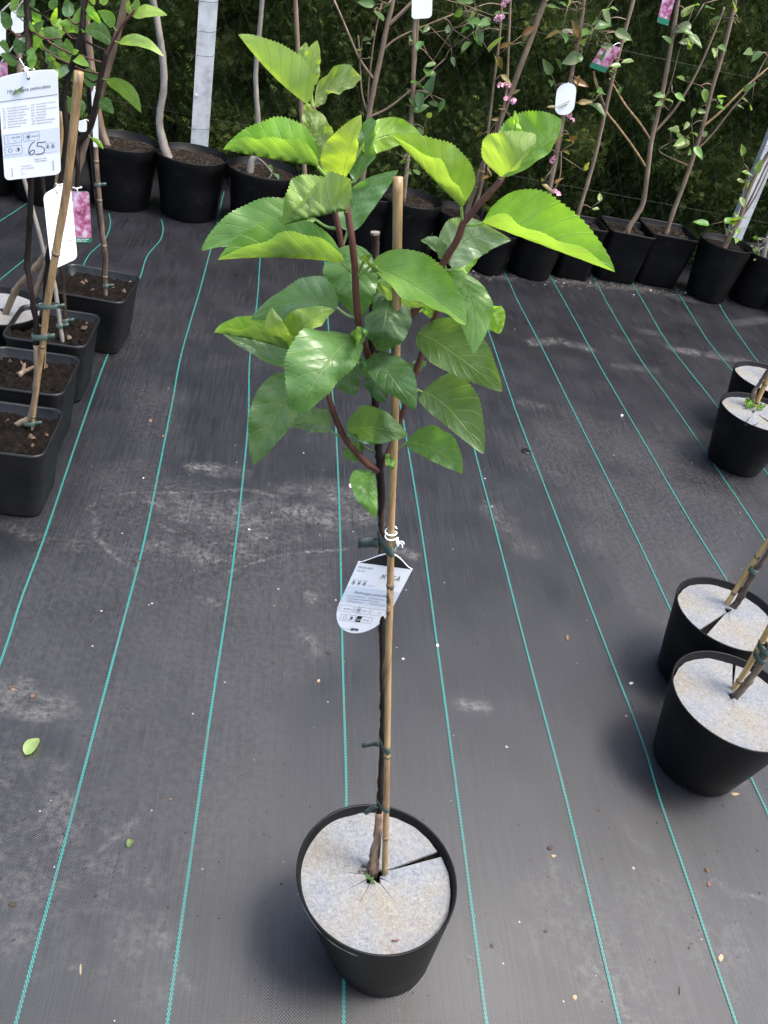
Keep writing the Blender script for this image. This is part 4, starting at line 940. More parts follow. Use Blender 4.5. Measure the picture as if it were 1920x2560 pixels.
# S3: dark upright stem and light fork
e, loc, D3 = sqs['S3']
b3 = gnd(cp(4, (330, 960)), SQH-.03); D3s = float((b3-CP)@FW)
o3, P3 = shoot(e, loc, [(*cp(4, p), 0) for p in ((315, 985), (330, 800), (350, 500), (365, 200), (378, 0))]+[(*cp(1, p), 0) for p in ((325, 1600), (380, 1250), (430, 900), (420, 600), (520, 250), (545, 50), (560, -80))], [.0075, .0072, .007, .0065, .006], D3s+.02, M['bark'], 'stem', .16)
o3b, P3b = shoot(e, loc, [(*cp(4, p), .02) for p in ((262, 330), (300, 230), (340, 130), (370, 40))], [.007, .006], D3s, M['barkgrey'], 'branch', .12)
cane([cp(4, (335, 960))+(.01,), cp(4, (350, 600))+(.01,), cp(4, (380, 250))+(.012,), cp(1, (350, 1380))+(.012,), cp(1, (385, 1080))+(.015,), cp(1, (392, 725))+(.02,)], [.0065, .0072, .0070], D3s+.03, 'bamboo cane half hidden behind the price card', M['bamboo'], (.3, .7))
# S1: thin cane and stem
e, loc, D1 = sqs['S1']
b1 = gnd(cp(4, (836, 330)), SQH-.03); D1s = float((b1-CP)@FW)
cane([cp(4, (838, 332))+(0,), cp(4, (830, 180))+(0,), cp(4, (835, 20))+(0,), cp(1, (660, 1450))+(0,), cp(1, (638, 1200))+(0,), cp(1, (622, 1000))+(0,), cp(1, (612, 700))+(.0,), cp(1, (575, 330))+(.0,), cp(1, (540, 30))+(.0,)], [.0072, .007, .0065], D1s, 'thin bamboo cane in the deep square pot farthest back', M['barktan'], (.14, .3, .45, .6))
o1, P1 = shoot(e, loc, [(*cp(4, p), .006) for p in ((832, 300), (818, 150), (826, 0))]+[(*cp(1, p), .006) for p in ((640, 1400), (605, 1120), (590, 900), (575, 640), (560, 400), (520, 200))], [.006, .0055, .005], D1s, M['bark'], 'stem', .2)
tape_at(4, (838, 232), D1s, .022, .010, e, loc); tape_at(1, (635, 1195), D1s, .022, .010, e, loc)
# S0: round pot with felt at the far left, a long leaning grey stem
q0 = gnd(cp(4, (40, 420)), SQH); c0 = np.array([q0[0]-.03, q0[1]+.02]); l0 = np.array([*c0, 0.])
e0 = empty('potted_shrub', l0, 'shrub with a long slanting grey stem in a round felt-topped pot behind the square pots', 'potted plant', 'hydrangea shrubs beside the square pots')
round_pot(e0, l0, c0, .135, .20, .74, lip=.003, soil_z=.176)
felt_disc('felt_mulch_disc', 'weedy grey felt disc at the foot of the long slanting stem', np.array([*c0, .18]), .118, .186, c0+np.array([.01, .0]), 2.6, .03, [(.3, .04), (1.4, .05), (4.1, .05), (5.2, .04)])
D0s = float((gnd(cp(4, (35, 470)), .18)-CP)@FW)
o0, P0 = shoot(e0, l0, [(*cp(4, p), 0) for p in ((35, 478), (120, 280), (200, 180), (330, 30))]+[(*cp(1, p), 0) for p in ((370, 1500), (480, 1180), (560, 900), (640, 640), (700, 440), (760, 220), (815, 0), (850, -120))], [.0095, .0085, .0085, .0085], D0s, M['barkgrey'], 'stem', .1, nodes=(.1, .25, .5, .7))
o0b, P0b = shoot(e0, l0, [(*cp(1, p), -.012) for p in ((500, 1215), (505, 1080), (500, 950), (560, 860), (600, 760), (635, 600), (655, 480), (690, 330))], [.006, .0065, .008, .007, .005], D0s, M['bark'], 'side_stem', .18)
o0c, P0c = shoot(e0, l0, [(*cp(1, p), -.012) for p in ((655, 480), (690, 350), (760, 220), (800, 150), (850, 95), (875, 60))], [.004, .003], D0s, M['barkred'], 'shoot', .1)
PATHS = {'S4': (o4b, sqs['S4'][1], P4b, Ds), 'S3': (o3, sqs['S3'][1], P3, D3s+.02), 'S2': (o2b, sqs['S2'][1], P2b, Db), 'S1': (o1, sqs['S1'][1], P1, D1s), 'S0': (o0b, l0, P0c+P0b, D0s-.012)}
def SL(k, base, mid, tip, e1, e2, dm=0, dt=0, s=(.4, -.4), col=MAT, face=1, c=1):
    o, lc, P, D = PATHS[k]; bq = atD(cp(c, base), D); q = near([P], bq)
    lnk = np.linalg.norm(q-bq)
    if lnk > .03:
        mb = MB(); tube(mb, smooth_path([q, (q+bq)/2+np.array([0, 0, -.01]), bq], 3), [.0024, .0014], 6); tw = mb.build('twig', M['barkred'] if rng.random() < .5 else M['bark'], o, lc, True); q = bq
    leaf(o, lc, c, base, mid, tip, e1, e2, D, (0, dm, dt), s, col, face, attach=q, nt=30, teeth=15, maxd=.05, crinkle=.35)
for a in [('S0', (860, 105), (965, 72), (1085, 98), (960, 32), (980, 108), 0, 0, (.6, -.4), BRT), ('S0', (770, 275), (905, 262), (1062, 366), (920, 228), (900, 300), 0, 0, (.6, -.4), BRT),
          ('S0', (690, 515), (815, 590), (915, 732), (790, 620), (860, 562), 0, -.02, (.2, -.2), MID_), ('S0', (640, 650), (690, 685), (737, 738), (655, 705), (715, 650), 0, 0, (.3, .3), MAT),
          ('S0', (722, 270), (640, 205), (540, 200), (640, 140), (650, 265), 0, 0, (.3, -.2), MAT), ('S0', (735, 175), (700, 105), (632, 70), (670, 130), (725, 80), 0, 0, (.3, -.4), MID_),
          ('S3', (490, 175), (508, 110), (525, 42), (468, 120), (535, 115), 0, 0, (.3, .3), MID_), ('S3', (470, 165), (430, 150), (382, 152), (430, 125), (430, 185), 0, 0, (.4, -.3), BRT),
          ('S4', (213, 330), (235, 275), (292, 225), (215, 240), (262, 282), 0, 0, (.3, .3), BRT), ('S4', (400, 245), (330, 212), (268, 200), (330, 175), (345, 260), 0, 0, (.3, -.2), MAT),
          ('S3', (470, 365), (520, 392), (577, 432), (540, 368), (500, 412), -.01, -.02, (.3, -.3), BRT), ('S3', (445, 362), (440, 305), (430, 248), (412, 300), (472, 300), 0, 0, (.3, .3), MID_),
          ('S0', (540, 480), (600, 510), (660, 515), (600, 455), (590, 565), 0, 0, (.3, -.3), MAT), ('S3', (440, 630), (490, 690), (520, 762), (435, 720), (552, 680), 0, 0, (.2, .2), MAT),
          ('S2', (310, 410), (330, 350), (350, 285), (300, 350), (372, 350), 0, 0, (.3, .3), MAT), ('S0', (598, 895), (635, 925), (672, 968), (625, 935), (650, 915), 0, 0, (.5, .5), BRT),
          ('S0', (855, 100), (835, 50), (835, 0), (815, 50), (850, 45), 0, 0, (.5, .5), BRT), ('S0', (862, 70), (880, 30), (890, -20), (855, 30), (905, 35), 0, 0, (.3, .3), MID_),
          ('S4', (60, 185), (40, 130), (5, 70), (10, 150), (70, 110), 0, 0, (.3, .3), DRK), ('S4', (80, 70), (90, 25), (95, -30), (65, 20), (118, 15), 0, 0, (.3, .3), MID_),
          ('S4', (205, 225), (235, 170), (285, 130), (210, 165), (265, 190), 0, 0, (.3, .3), MAT), ('S3', (560, 65), (585, 30), (615, -15), (560, 20), (610, 40), 0, 0, (.3, .3), BRT),
          ('S3', (600, 80), (570, 110), (540, 120), (575, 80), (590, 130), 0, 0, (.3, .3), MID_), ('S3', (650, 20), (675, 0), (705, -15), (660, -20), (690, 25), 0, 0, (.3, .3), BRT),
          ('S4', (340, 60), (345, 20), (350, -20), (315, 20), (375, 20), 0, 0, (.3, .3), MAT), ('S3', (440, 110), (450, 50), (430, -10), (405, 50), (480, 50), .02, .02, (.3, .3), DRK),
          ('S2', (300, 240), (330, 200), (380, 175), (310, 180), (350, 225), 0, 0, (.3, .3), MID_), ('S4', (60, 340), (30, 300), (-10, 285), (30, 260), (50, 350), 0, 0, (.3, .3), MAT),
          ('S4', (140, 345), (130, 300), (100, 250), (85, 310), (165, 290), 0, 0, (.3, .3), DRK), ('S4', (110, 400), (60, 380), (0, 350), (60, 345), (60, 420), 0, 0, (.3, .3), MAT),
          ('S2', (330, 330), (370, 300), (420, 290), (360, 270), (390, 335), 0, 0, (.3, -.3), MAT), ('S3', (430, 470), (470, 490), (480, 540), (430, 500), (500, 470), 0, 0, (.3, .3), MAT), ('S3', (455, 345), (480, 335), (512, 328), (480, 318), (490, 352), -.01, -.02, (.3, -.3), BRT),
          ('S3', (410, 420), (440, 460), (478, 520), (400, 450), (470, 450), 0, 0, (.3, -.3), MAT), ('S3', (420, 990), (440, 1020), (470, 1060), (405, 1030), (470, 1010), .03, .03, (.3, -.3), MID_),
          ('S4', (130, 120), (140, 70), (160, 20), (110, 70), (170, 70), .02, .02, (.3, .3), MAT), ('S2', (340, 240), (370, 230), (412, 205), (365, 200), (390, 245), 0, 0, (.3, -.3), BRT)]: SL(*a)
for k in range(22):   # further leaves of the same shrubs
    kk = ['S4', 'S3', 'S2', 'S0'][k % 4]; o, lc, P, D = PATHS[kk]
    q = proj(P[int(rng.uniform(.62, .98)*(len(P)-1))])/.38577
    if q[1] > 520 or kk == 'S0' and q[1] > 380: q = q*0+np.array([rng.uniform(60, 560), rng.uniform(0, 420)])
    a = rng.uniform(0, 6.28); L = rng.uniform(120, 180); d = np.array([math.cos(a), math.sin(a)*.8+.1]); n = np.array([-d[1], d[0]])
    b = q+d*22; t = b+d*L; mm = b+d*L*.5+n*rng.uniform(-12, 4)
    SL(kk, b, mm, t, mm+n*L*.2, mm-n*L*rng.uniform(.05, .2), rng.uniform(-.03, .03), rng.uniform(-.03, .03), (.4, -.4), [MAT, MID_, BLU, BRT][rng.integers(0, 4)])

# price card on the S4 stem
def card_price():
    D = Ds-.024; u = lambda p, d=0.: atD(cp(14, p), D+d)
    TR_, BR_, BL_ = u((548, 205)), u((580, 1203)), u((45, 1265)); U = BR_-BL_; V = BR_-TR_; O = BL_-V
    W, Hh = 55., 100.
    c = Card('plant_label', 'large white card with the handwritten number 65 hanging on a hydrangea stem', O, U, V, W, Hh, rounded(W, Hh, 5, 2.2), 'labels hanging on the plants')
    c.poly([(.3, 22.5), (.3, 5), (3, 1.2), (15, -.4), (28, -1.3), (42, -.4), (52, 1.2), (54.7, 5), (54.7, 22.5)], 'colour_band', plain('pale_grey_print', (.72, .73, .76), .4)); c.rect(.3, 53.5, 54.7, 76.5, 'colour_band', M['cardblue'])
    c.rect(.3, 22.2, 54.7, 22.7, 'icon_line', M['ink']); c.disc(28.5, 4.2, 1.5, 'icon_dot', M['black'])
    c.text('Hydrangea paniculata', 28, 15.4, 4.7, align='C', mt=M['ink'], shear=.2, bold=.02)
    Ls = ['PL:  Hortensja bukietowa', 'RU:  Gortenzija metelcataja', 'CZ:  Hortenzie latnata', 'SK:  Hortenzia metlinata', 'HU:  Bugas hortenzia', 'LT:  Hortenzija sluoteline', 'LV:  Skaraina hortenzija', 'EE:  Aedhortensia']
    Rs = ['UA:  Gortenzija volotista', 'RO:  Hortensie', 'BG:  Hortenzija metlicesta', 'RS:  Hortenzija', 'HR:  Hortenzija', 'SI:  Hortenzija', 'GB:  Panicled hydrangea', 'DE:  Rispenhortensie']
    for k in range(8):
        c.text(Ls[k], 2.6, 30+2.6*k, 2.25); c.text(Rs[k], 29.5, 29.7+2.6*k, 2.25)
    for x0, y0, x1, y1 in ((2.5, 55, 19, 63.5), (21, 55, 36, 63), (2.5, 66, 19, 74.5)): c.frame(x0, y0, x1, y1, .35, 'icon', M['ink'])
    c.text('200-300', 9.3, 58.8, 2.5, mt=M['black']); c.text('cm', 11.5, 62, 2.3); c.line((6, 56.5), (6, 62), .35, 'icon', M['ink']); c.text('VIII-IX', 29, 60, 2.4, mt=M['black'])
    for k in range(6): a = k*math.pi/3; c.ring(25.5+1.7*math.cos(a), 59+1.7*math.sin(a), .9, .3, 'icon', M['ink'])
    c.disc(25.5, 59, .9, 'icon_dot', M['black'])
    c.ring(7.5, 70.2, 1.9, .5, 'icon', M['ink']); c.ring(14.8, 70.2, 1.8, .3, 'icon', M['ink']); c.disc(14.8, 70.2, 1.8, 'icon_dot', M['black'], -90, 90)
    for x in (43.5, 48.5):
        c.ring(x, 71.5, 1.7, .3, 'icon', M['ink']); c.disc(x, 71.5, .8, 'icon_dot', M['black'])
        for a in (-.5, 0, .5): c.line((x, 71), (x+4*math.sin(a), 71-4.4*math.cos(a)), .3, 'icon', M['ink'])
    b = M['black']
    c.stroke([(31.5, 64.5), (28.5, 66), (26, 70), (25.3, 74.5), (27, 76.8), (29.8, 76.2), (31, 73.8), (29.5, 72.4), (26.8, 73.8), (26, 75.6)], .75, 'handwriting', b)
    c.stroke([(34.2, 65.5), (33.6, 69), (36.5, 69.5), (40, 72), (39.8, 75.6), (36.8, 77.4), (32, 77.3)], .75, 'handwriting', b); c.stroke([(34, 65.4), (38, 66), (42, 65.8)], .8, 'handwriting', b)
    c.text('Paszport roslin', 30, 82.5, 2.0, mt=M['black']); c.text('Plant Passport', 31, 84.7, 2.0, mt=M['black'])
    for k, t in enumerate(('A Hydrangea', 'B PL-10/24/6826', 'C', 'D PL')): c.text(t, 17, 88+2.7*k, 1.9)
    c.line((8, 88), (8, 97), .5, 'icon', M['ink']); c.text('PASZPORT', 49, 95.5, 2.2, mt=M['black'], rot=-math.pi/2)
    e = c.done(); top = c.P(28.5, 4.2, .001); q = nearpx(P4b, proj(c.P(28, -4)))
    string(e, c.loc, [top, c.P(28, 0, .002), c.P(27, -4, .006), q-FW*.012+np.array([0, 0, .004])], .0016)
    string(e, c.loc, [q-FW*.012+np.array([0, 0, .004]), q+RGT*.011-FW*.004, q+FW*.010, q-RGT*.011-FW*.004, q-FW*.012+np.array([0, 0, .006])], .0013)
    string(e, c.loc, [q-FW*.012, q-FW*.012-RGT*.012+np.array([0, 0, .02])], .0011)
    mb = MB(); k0 = q-FW*.012; tube(mb, [k0+np.array([0, 0, .006]), k0, k0-np.array([0, 0, .012])], [.002, .0042, .003], 7); mb.build('knot', M['string'], e, c.loc, True)
card_price()
def card_two():
    D = D3s-.02; u = lambda p, d=0.: atD(cp(14, p), D+d)
    TL_, TR_, BL_ = u((412, 1400), .0), u((672, 1290), .05), u((492, 2120), .0); W, Hh = 40., 100.
    c = Card('plant_label', 'plain white card with fine print turned sideways behind the thick bamboo cane', TL_, TR_-TL_, BL_-TL_, W, Hh, rounded(W, Hh, 6, 2), 'labels hanging on the plants')
    c.text('Hydrangea paniculata', 20, 16, 3.9, align='C', shear=.2); c.disc(20, 4.5, 1.2, 'icon_dot', M['black'])
    for k in range(8): c.text('PL: hortensja', 4, 32+2.9*k, 2.5); c.text('UA: hortenzija', 22, 32+2.9*k, 2.5)
    c.frame(3, 62, 14, 71, .35, 'icon', M['ink']); c.frame(3, 73, 14, 81, .35, 'icon', M['ink']); c.text('200 cm', 5, 67, 2.2)
    for x in (28, 32, 36): c.disc(x, 72, .9, 'icon_dot', M['black']); c.line((x, 71), (x+.5, 67), .3, 'icon', M['ink'])
    e = c.done(); q = near([P3], c.P(16, -5)); string(e, c.loc, [c.P(20, 4.5, .001), c.P(18, -2, .003), q-FW*.009], .0014); string(e, c.loc, [q-FW*.009, q+RGT*.01, q+FW*.009, q-RGT*.01, q-FW*.009], .0013)
card_two()
def card_photo():
    D = D0s-.02; u = lambda p, d=0.: atD(cp(14, p), D+d)
    TL_, TR_, BL_ = u((655, 1365)), u((850, 1368), .01), u((690, 1855)); W, Hh = 45., 100.
    c = Card('plant_label', 'picture card of pink and white blossom with a green lettered strip', TL_, TR_-TL_, BL_-TL_, W, Hh, rounded(W, Hh, 5), 'labels hanging on the plants', bodymat=M['greenink'])
    c.poly([(.2, 90), (.2, 5), (1.6, 1.6), (5, .2), (40, .2), (43.4, 1.6), (44.8, 5), (44.8, 90)], 'photo_print', M['flowerprint'])
    c.text('Hydrangea paniculata', 38, 94, 4.4, align='R', mt=M['white'], bold=.02); c.text("'Vanille Fraise'", 34, 98, 4.4, align='R', mt=M['white'], bold=.02)
    e = c.done(); q = near([P0b[:6]], c.P(22, -4)); string(e, c.loc, [c.P(18, 2, .001), c.P(20, -3, .003), q-FW*.009], .0014); string(e, c.loc, [q-FW*.009, q+RGT*.012, q+FW*.009, q-RGT*.012, q-FW*.009], .0013)
card_photo()
def small_card(c_, TL, TR, BL, D, label, W=20., Hh=60., r=4, bm=None, att=None):
    u = lambda p: atD(cp(c_, p), D); a, b, d = u(TL), u(TR), u(BL)
    c = Card('plant_label', label, a, b-a, d-a, W, Hh, rounded(W, Hh, min(r, W/2.2)), 'labels hanging on the plants', bodymat=bm)
    if att is not None: string(c.e, c.loc, [c.P(W/2, 2, .001), (c.P(W/2, -2)+att)/2+np.array([0, 0, .004]), att], .0013)
    return c
c = small_card(14, (872, 405), (925, 395), (890, 950), D1s-.012, 'narrow pale card seen nearly edge-on against the thin cane', 14, 100, 5, att=atD(cp(14, (905, 380)), D1s-.002))
c.text('V', 8, 42, 9, mt=M['black']); c.done()
c = small_card(14, (746, 690), (828, 690), (746, 800), D0s-.03, 'small white card end among the dark stems above the picture card', 30, 30, 8, att=near([P0b], atD(cp(14, (790, 680)), D0s-.012))); c.done()
c = small_card(1, (70, 70), (148, 65), (75, 215), Ds+.10, 'pale card half hidden by leaves at the top of the shrubs', 30, 60, 6, att=P4b[-6]); c.done()
c = small_card(1, (-60, 90), (38, 90), (-60, 360), Ds+.12, 'pale grey card at the outer side of the shrubs', 36, 90, 6, att=P4b[-5]); c.done()
c = small_card(1, (-40, 415), (45, 400), (-30, 560), Ds+.07, 'card with a red and pink flower picture behind the price card', 30, 50, 4, M['flowerprint'], att=P4b[-12]); c.done()

# ================================================================ FELT-TOPPED ROUND POTS ON THE RIGHT
def right_pot(c, r, h, label, dlabel, hole_px, crop, slit_px, cut_px, cane_px, stem_px, clabel, ties=(), gap=.03, base=None, dz=.017, stain=None, discR=None, dcen=None, crad=.0058):
    loc = np.array([c[0], c[1], 0.]); e = empty('potted_shrub', loc, label, 'potted plant', 'pruned shrubs in felt-topped round pots')
    round_pot(e, loc, c, r, h, .69, np.asarray(c)+FW[:2]*.012, .0, h-dz-.008, seg=72)
    z = h-dz; hp = gnd(cp(crop, hole_px), z)
    dcc = np.array(dcen if dcen is not None else c, float)
    felt_disc('felt_mulch_disc', dlabel, np.array([*dcc, z]), discR or r-.010, z+.002, hp, ang(crop, hp, slit_px, z)[0], gap, [ang(crop, hp, p, z) for p in cut_px], .008)
    b = gnd(cp(crop, cane_px[0]), z-.01); D = float((b-CP)@FW)
    ce_, Pp, Rr_, cl_ = cane([cp(crop, p)+(0,) for p in cane_px], [crad, crad*1.05, crad], D, clabel, M['bambooy'], (.12, .45, .8))
    sb = gnd(cp(crop, stem_px[0]), z); Dst = float((sb-CP)@FW)
    o, Ps = shoot(e, loc, [(*cp(crop, p), 0) for p in stem_px], [.0085, .0062, .0056, .005], Dst, M['barktan'], 'stem', .3, 9, 6, nodes=(.2, .45))
    for y in ties:
        p = min(Pp, key=lambda q: abs(proj(q)[1]-cp(crop, (0, y))[1])); i = [k for k in range(len(Pp)) if Pp[k] is p][0]; t = Pp[min(i+1, len(Pp)-1)]-Pp[max(i-1, 0)]
        q = min(Ps, key=lambda s_: np.linalg.norm(s_-p)); tie(ce_, cl_, (p+q)/2, t, (np.linalg.norm(p-q)/2+.008, .009), h=.014)
    return e, loc
cR1 = np.array([.80407, 1.00786])*1.4; cR2 = np.array([.7412, .82413])*1.4
cR2 = cR2+np.array([-.004, -.006]); cR1 = cR1+np.array([.004, .006])
right_pot(cR1, .126, .217, 'pruned rusty-stemmed shrub in a black pot whose felt slit opens towards the stripes', 'clean grey felt disc with a rusty mark and one open slit',
          (690, 725), 12, (480, 905), ((545, 738), (500, 690), (760, 795), (712, 825)), ((668, 690), (790, 500), (900, 330), (1011, 165), (1120, 10), (1330, -300)), ((735, 700), (800, 600), (870, 470), (1000, 280), (1090, 130), (1290, -180)), 'yellow bamboo cane in the pot with the rusty slit felt', (370,), .075)
right_pot(cR2, .1355, .217, 'pruned shrub in the black pot with overlapping felt flap beside the main stripe', 'dirty grey felt disc with an overlapping cut flap',
          (725, 1400), 12, (747, 1085), ((632, 1262), (595, 1325), (640, 1480), (733, 1530), (935, 1425)), ((718, 1365), (830, 1200), (940, 1000), (1015, 865), (1130, 660), (1330, 300)), ((742, 1405), (860, 1270), (960, 1130), (1030, 1000), (1110, 860), (1300, 530)), 'yellow bamboo cane in the pot with the overlapping felt flap', (960, 1055), .035)
cR3 = np.array([1.692, 2.495]); cR4 = np.array([1.865, 2.79])
e3r, l3r = right_pot(cR3, .136, .217, 'pruned shrub with green sprouts at its foot in a lipped black pot', 'torn white felt disc half covered by brown soil',
          (1470, 890), 13, (1640, 1000), ((1330, 920), (1380, 1040), (1250, 820)), ((1475, 850), (1560, 650), (1640, 480), (1740, 280), (2100, -450)), ((1440, 830), (1480, 620), (1560, 500), (1640, 370), (1740, 210), (2050, -300)), 'short bamboo cane in the pot with green sprouts', (), .10, crad=.008)
right_pot(cR4, .136, .217, 'shrub in the round felt-topped pot farthest from the leafy hydrangea', 'white felt disc in the farthest of the felt-topped pots',
          (1800, 480), 13, (1900, 420), ((1700, 470), (1780, 560)), ((1790, 470), (1840, 380), (1900, 260), (2300, -500)), ((1750, 480), (1800, 400), (1880, 260), (2200, -350)), 'bamboo cane in the farthest felt-topped pot', (), .03, crad=.007)
for (x, y, n) in ((1430, 800, 9), (1570, 840, 8), (1400, 760, 5)):
    for k in range(n):
        b = (x+rng.uniform(-40, 40), y+rng.uniform(-20, 40)); a = rng.uniform(-2.6, -.5); L = rng.uniform(50, 95); d = (math.cos(a), math.sin(a)); t = (b[0]+d[0]*L, b[1]+d[1]*L); mm = ((b[0]+t[0])/2, (b[1]+t[1])/2)
        g = gnd(cp(13, b), .21); D = float((g-CP)@FW)
        leaf(e3r, l3r, 13, b, mm, t, (mm[0]-d[1]*L*.22, mm[1]+d[0]*L*.22), (mm[0]+d[1]*L*.22, mm[1]-d[0]*L*.22), D, (0, 0, 0), (.3, -.3), BRT if k % 2 else MID_, 1, attach=g-np.array([0, 0, .02]), nt=8, name='sprout_leaf', teeth=0)
mb = MB()
V = [gnd(cp(13, p), .212+z) for p, z in (((1370, 1035), 0), (1520, 870) and ((1500, 865), .02), ((1545, 930), .012), ((1540, 1010), 0), ((1440, 1060), 0))]
mb.add(V+[v-np.array([0, 0, .004]) for v in V], [(0, 1, 2, 3, 4), (9, 8, 7, 6, 5)]+[(i, 5+i, 5+(i+1) % 5, (i+1) % 5) for i in range(5)])
tag(mb.build('felt_scrap', M['felt'], None, V[0]), 'torn triangular felt scrap standing up by the green sprouts', 'felt scrap')

# ================================================================ ROW OF POTTED TREES BEFORE THE HEDGE
_lm = {}
def small_leaf_mesh(kind):
    if kind in _lm: return _lm[kind]
    n = 7; V = []; F = []; UV = []
    for i in range(n+1):
        t = i/n; w_ = .25*((t**.6)*((1-t)**1.05)/((.3636**.6)*(.6364**1.05))) if 0 < t < 1 else 0
        if kind == 'bronze': w_ *= .75
        for s_ in (-1, -.5, 0, .5, 1): V.append((s_*w_, t, .10*abs(s_)*w_*3-.22*t*t+.02*math.sin(9*t+s_))); UV.append(((s_+1)/2, t))
    for i in range(n):
        for k in range(4): a = i*5+k; F.append((a, a+1, a+6, a+5))
    me = bpy.data.meshes.new('leaf'); me.from_pydata(V, [], F); me.update()
    ul = me.uv_layers.new(name='UVMap')
    for lp in me.loops: ul.data[lp.index].uv = UV[lp.vertex_index]
    me.polygons.foreach_set('use_smooth', [True]*len(me.polygons)); me.materials.append(M['leaf']); _lm[kind] = me; return me
def put_leaf(parent, loc, p, d, up, size, col, kind='green'):
    o = bpy.data.objects.new('leaf', small_leaf_mesh(kind)); C.objects.link(o); o.parent = parent
    d = np.asarray(d, float); d /= np.linalg.norm(d); x = np.cross(d, up); x /= np.linalg.norm(x)+1e-9; z = np.cross(x, d)
    mm = Matrix.Identity(4)
    for i in range(3): mm[i][0], mm[i][1], mm[i][2], mm[i][3] = x[i]*size, d[i]*size, z[i]*size, p[i]-loc[i]
    o.matrix_local = mm; o.color = (*[v*rng.uniform(.8, 1.2) for v in col], 1); return o
def row_tree(name, label, cat, pot, base_px, r, h, trunk_px, trad, mt, branches=(), clusters=(), Yc=None, lip=.003, fill=None, dY=0., soil_off=-.03, group='trees and shrubs in black pots along the hedge'):
    """base_px: front foot of the pot in the photo"""
    g = gnd(base_px); rb = r*(.76 if pot == 'round' else .82)
    c = np.array([g[0], g[1]+rb]); loc = np.array([c[0], c[1], 0.])
    e = empty(name, loc, label, cat, group)
    if pot == 'round': round_pot(e, loc, c, r, h, .76, None, lip, h+soil_off, fillm=fill or M['drysoil'], soil_amp=.02, seg=40)
    elif pot == 'square': square_pot(e, loc, c, r, h, rng.uniform(-.06, .06), h+soil_off, .80, M['pot'], fill or M['drysoil'])
    Y = (Yc if Yc else c[1])+dY; paths = []
    if trunk_px:
        P = [atY(p, Y) for p in trunk_px]; b0 = P[0].copy(); b0[2] = h+soil_off-.01
        # root the stem in the soil
        dx = np.clip(b0[0], c[0]-r*.6, c[0]+r*.6); P = [np.array([dx*.3+b0[0]*.7, Y, h+soil_off-.015])]+[p for p in P if p[2] > h+soil_off+.03]
        P = smooth_path(P, 5); mb = MB(); tube(mb, P, [v*.85 for v in trad], 9, .16); mb.build('trunk', mt, e, loc, True); paths.append(P)
    for br in branches:
        pts, rad = br[0], br[1]; P = [atY(p, Y+(br[3] if len(br) > 3 else 0)) for p in pts]
        if paths: P[0] = near(paths[:1], P[0])
        P = smooth_path(P, 4); mb = MB(); tube(mb, P, rad, 7, .1); mb.build('branch', br[2] if len(br) > 2 and br[2] else mt, e, loc, True); paths.append(P)
    for (px, n, spread, size, col, kind) in clusters:
        p0 = atY(px, Y-.03); q = near(paths, p0) if paths else p0
        if np.linalg.norm(q-p0) > .02:
            mb = MB(); tube(mb, smooth_path([q, (q+p0)/2+np.array([0, 0, .01]), p0], 3), [.003, .0018], 5); mb.build('twig', mt, e, loc, True)
        for k in range(max(2, int(n*.7))):
            d = rng.normal(0, 1, 3)*np.array([1, .7, .6])+np.array([0, -.3, .15]); d /= np.linalg.norm(d)
            pp = p0+rng.normal(0, 1, 3)*spread*np.array([1, .6, 1])
            if np.linalg.norm(pp-p0) > .015:
                mb = MB(); tube(mb, [p0, pp], [.0016, .0011], 4); mb.build('twig', mt, e, loc, True)
            put_leaf(e, loc, pp, d, np.array([0, -.6, .8])+rng.normal(0, .3, 3), size*rng.uniform(.6, 1.15), col, kind)
    return e, loc, paths, Y
def blossom(e, loc, p, n=7, s=.016):
    for k in range(n):
        d = rng.normal(0, 1, 3); d /= np.linalg.norm(d); c = p+d*s*.7; mb = MB()
        u = np.cross(d, [.3, .5, .8]); u /= np.linalg.norm(u); v = np.cross(d, u)
        P = [c+u*s*.7*math.cos(a)+v*s*.7*math.sin(a)+d*s*.25*(math.cos(3*a)) for a in np.linspace(0, 6.283, 9)[:-1]]
        mb.add([c]+P, [(0, 1+i, 1+(i+1) % 8) for i in range(8)]); mb.build('petal', M['flower'], e, loc)
K1 = lambda *p: cps(1, p); K2 = lambda *p: cps(2, p); K3 = lambda *p: cps(3, p); K5 = lambda *p: cps(5, p)
FG, FB, FP = (.080, .150, .046), (.16, .11, .03), (.14, .245, .055)
row_tree('potted_tree', 'bare grey trunk in a round black pot standing before the galvanised post', 'potted tree', 'round', (463, 556), .165, .275, K1((1085, 1045), (1060, 940), (1035, 820), (1038, 720), (1062, 560), (1055, 390), (1030, 200), (990, 0), (960, -150)), [.028, .019, .018, .017, .016], M['barkpale'])
row_tree('potted_tree', 'dim trunk in a round black pot behind the shrubs with the picture card', 'potted tree', 'round', (290, 529), .165, .28, K1((700, 940), (650, 800), (605, 500), (580, 300), (560, 100), (540, -100)), [.02, .015, .013], M['barkgrey'])
row_tree('potted_tree', 'round black pot half hidden behind the price card', 'potted tree', 'round', (95, 515), .16, .27, K1((150, 960), (140, 700), (120, 300), (100, -100)), [.016, .012], M['barkgrey'])
row_tree('potted_tree', 'round black pot at the outer end of the hedge row beyond the price card', 'potted tree', 'round', (-60, 490), .16, .27, K1((-200, 900), (-190, 400), (-180, -100)), [.016, .012], M['barkgrey'])
row_tree('potted_tree', 'pale curving trunk in the round pot beside the galvanised post', 'potted tree', 'round', (640, 587), .165, .27, K5((455, 1240), (462, 1160), (480, 1090), (520, 1020), (527, 780), (515, 600), (508, 430), (518, 250), (545, 0), (575, -400)), [.020, .017, .013, .012, .011], M['barkpale'], clusters=[(cp(5, (640, 1190)), 5, .03, .05, FG, 'green')])
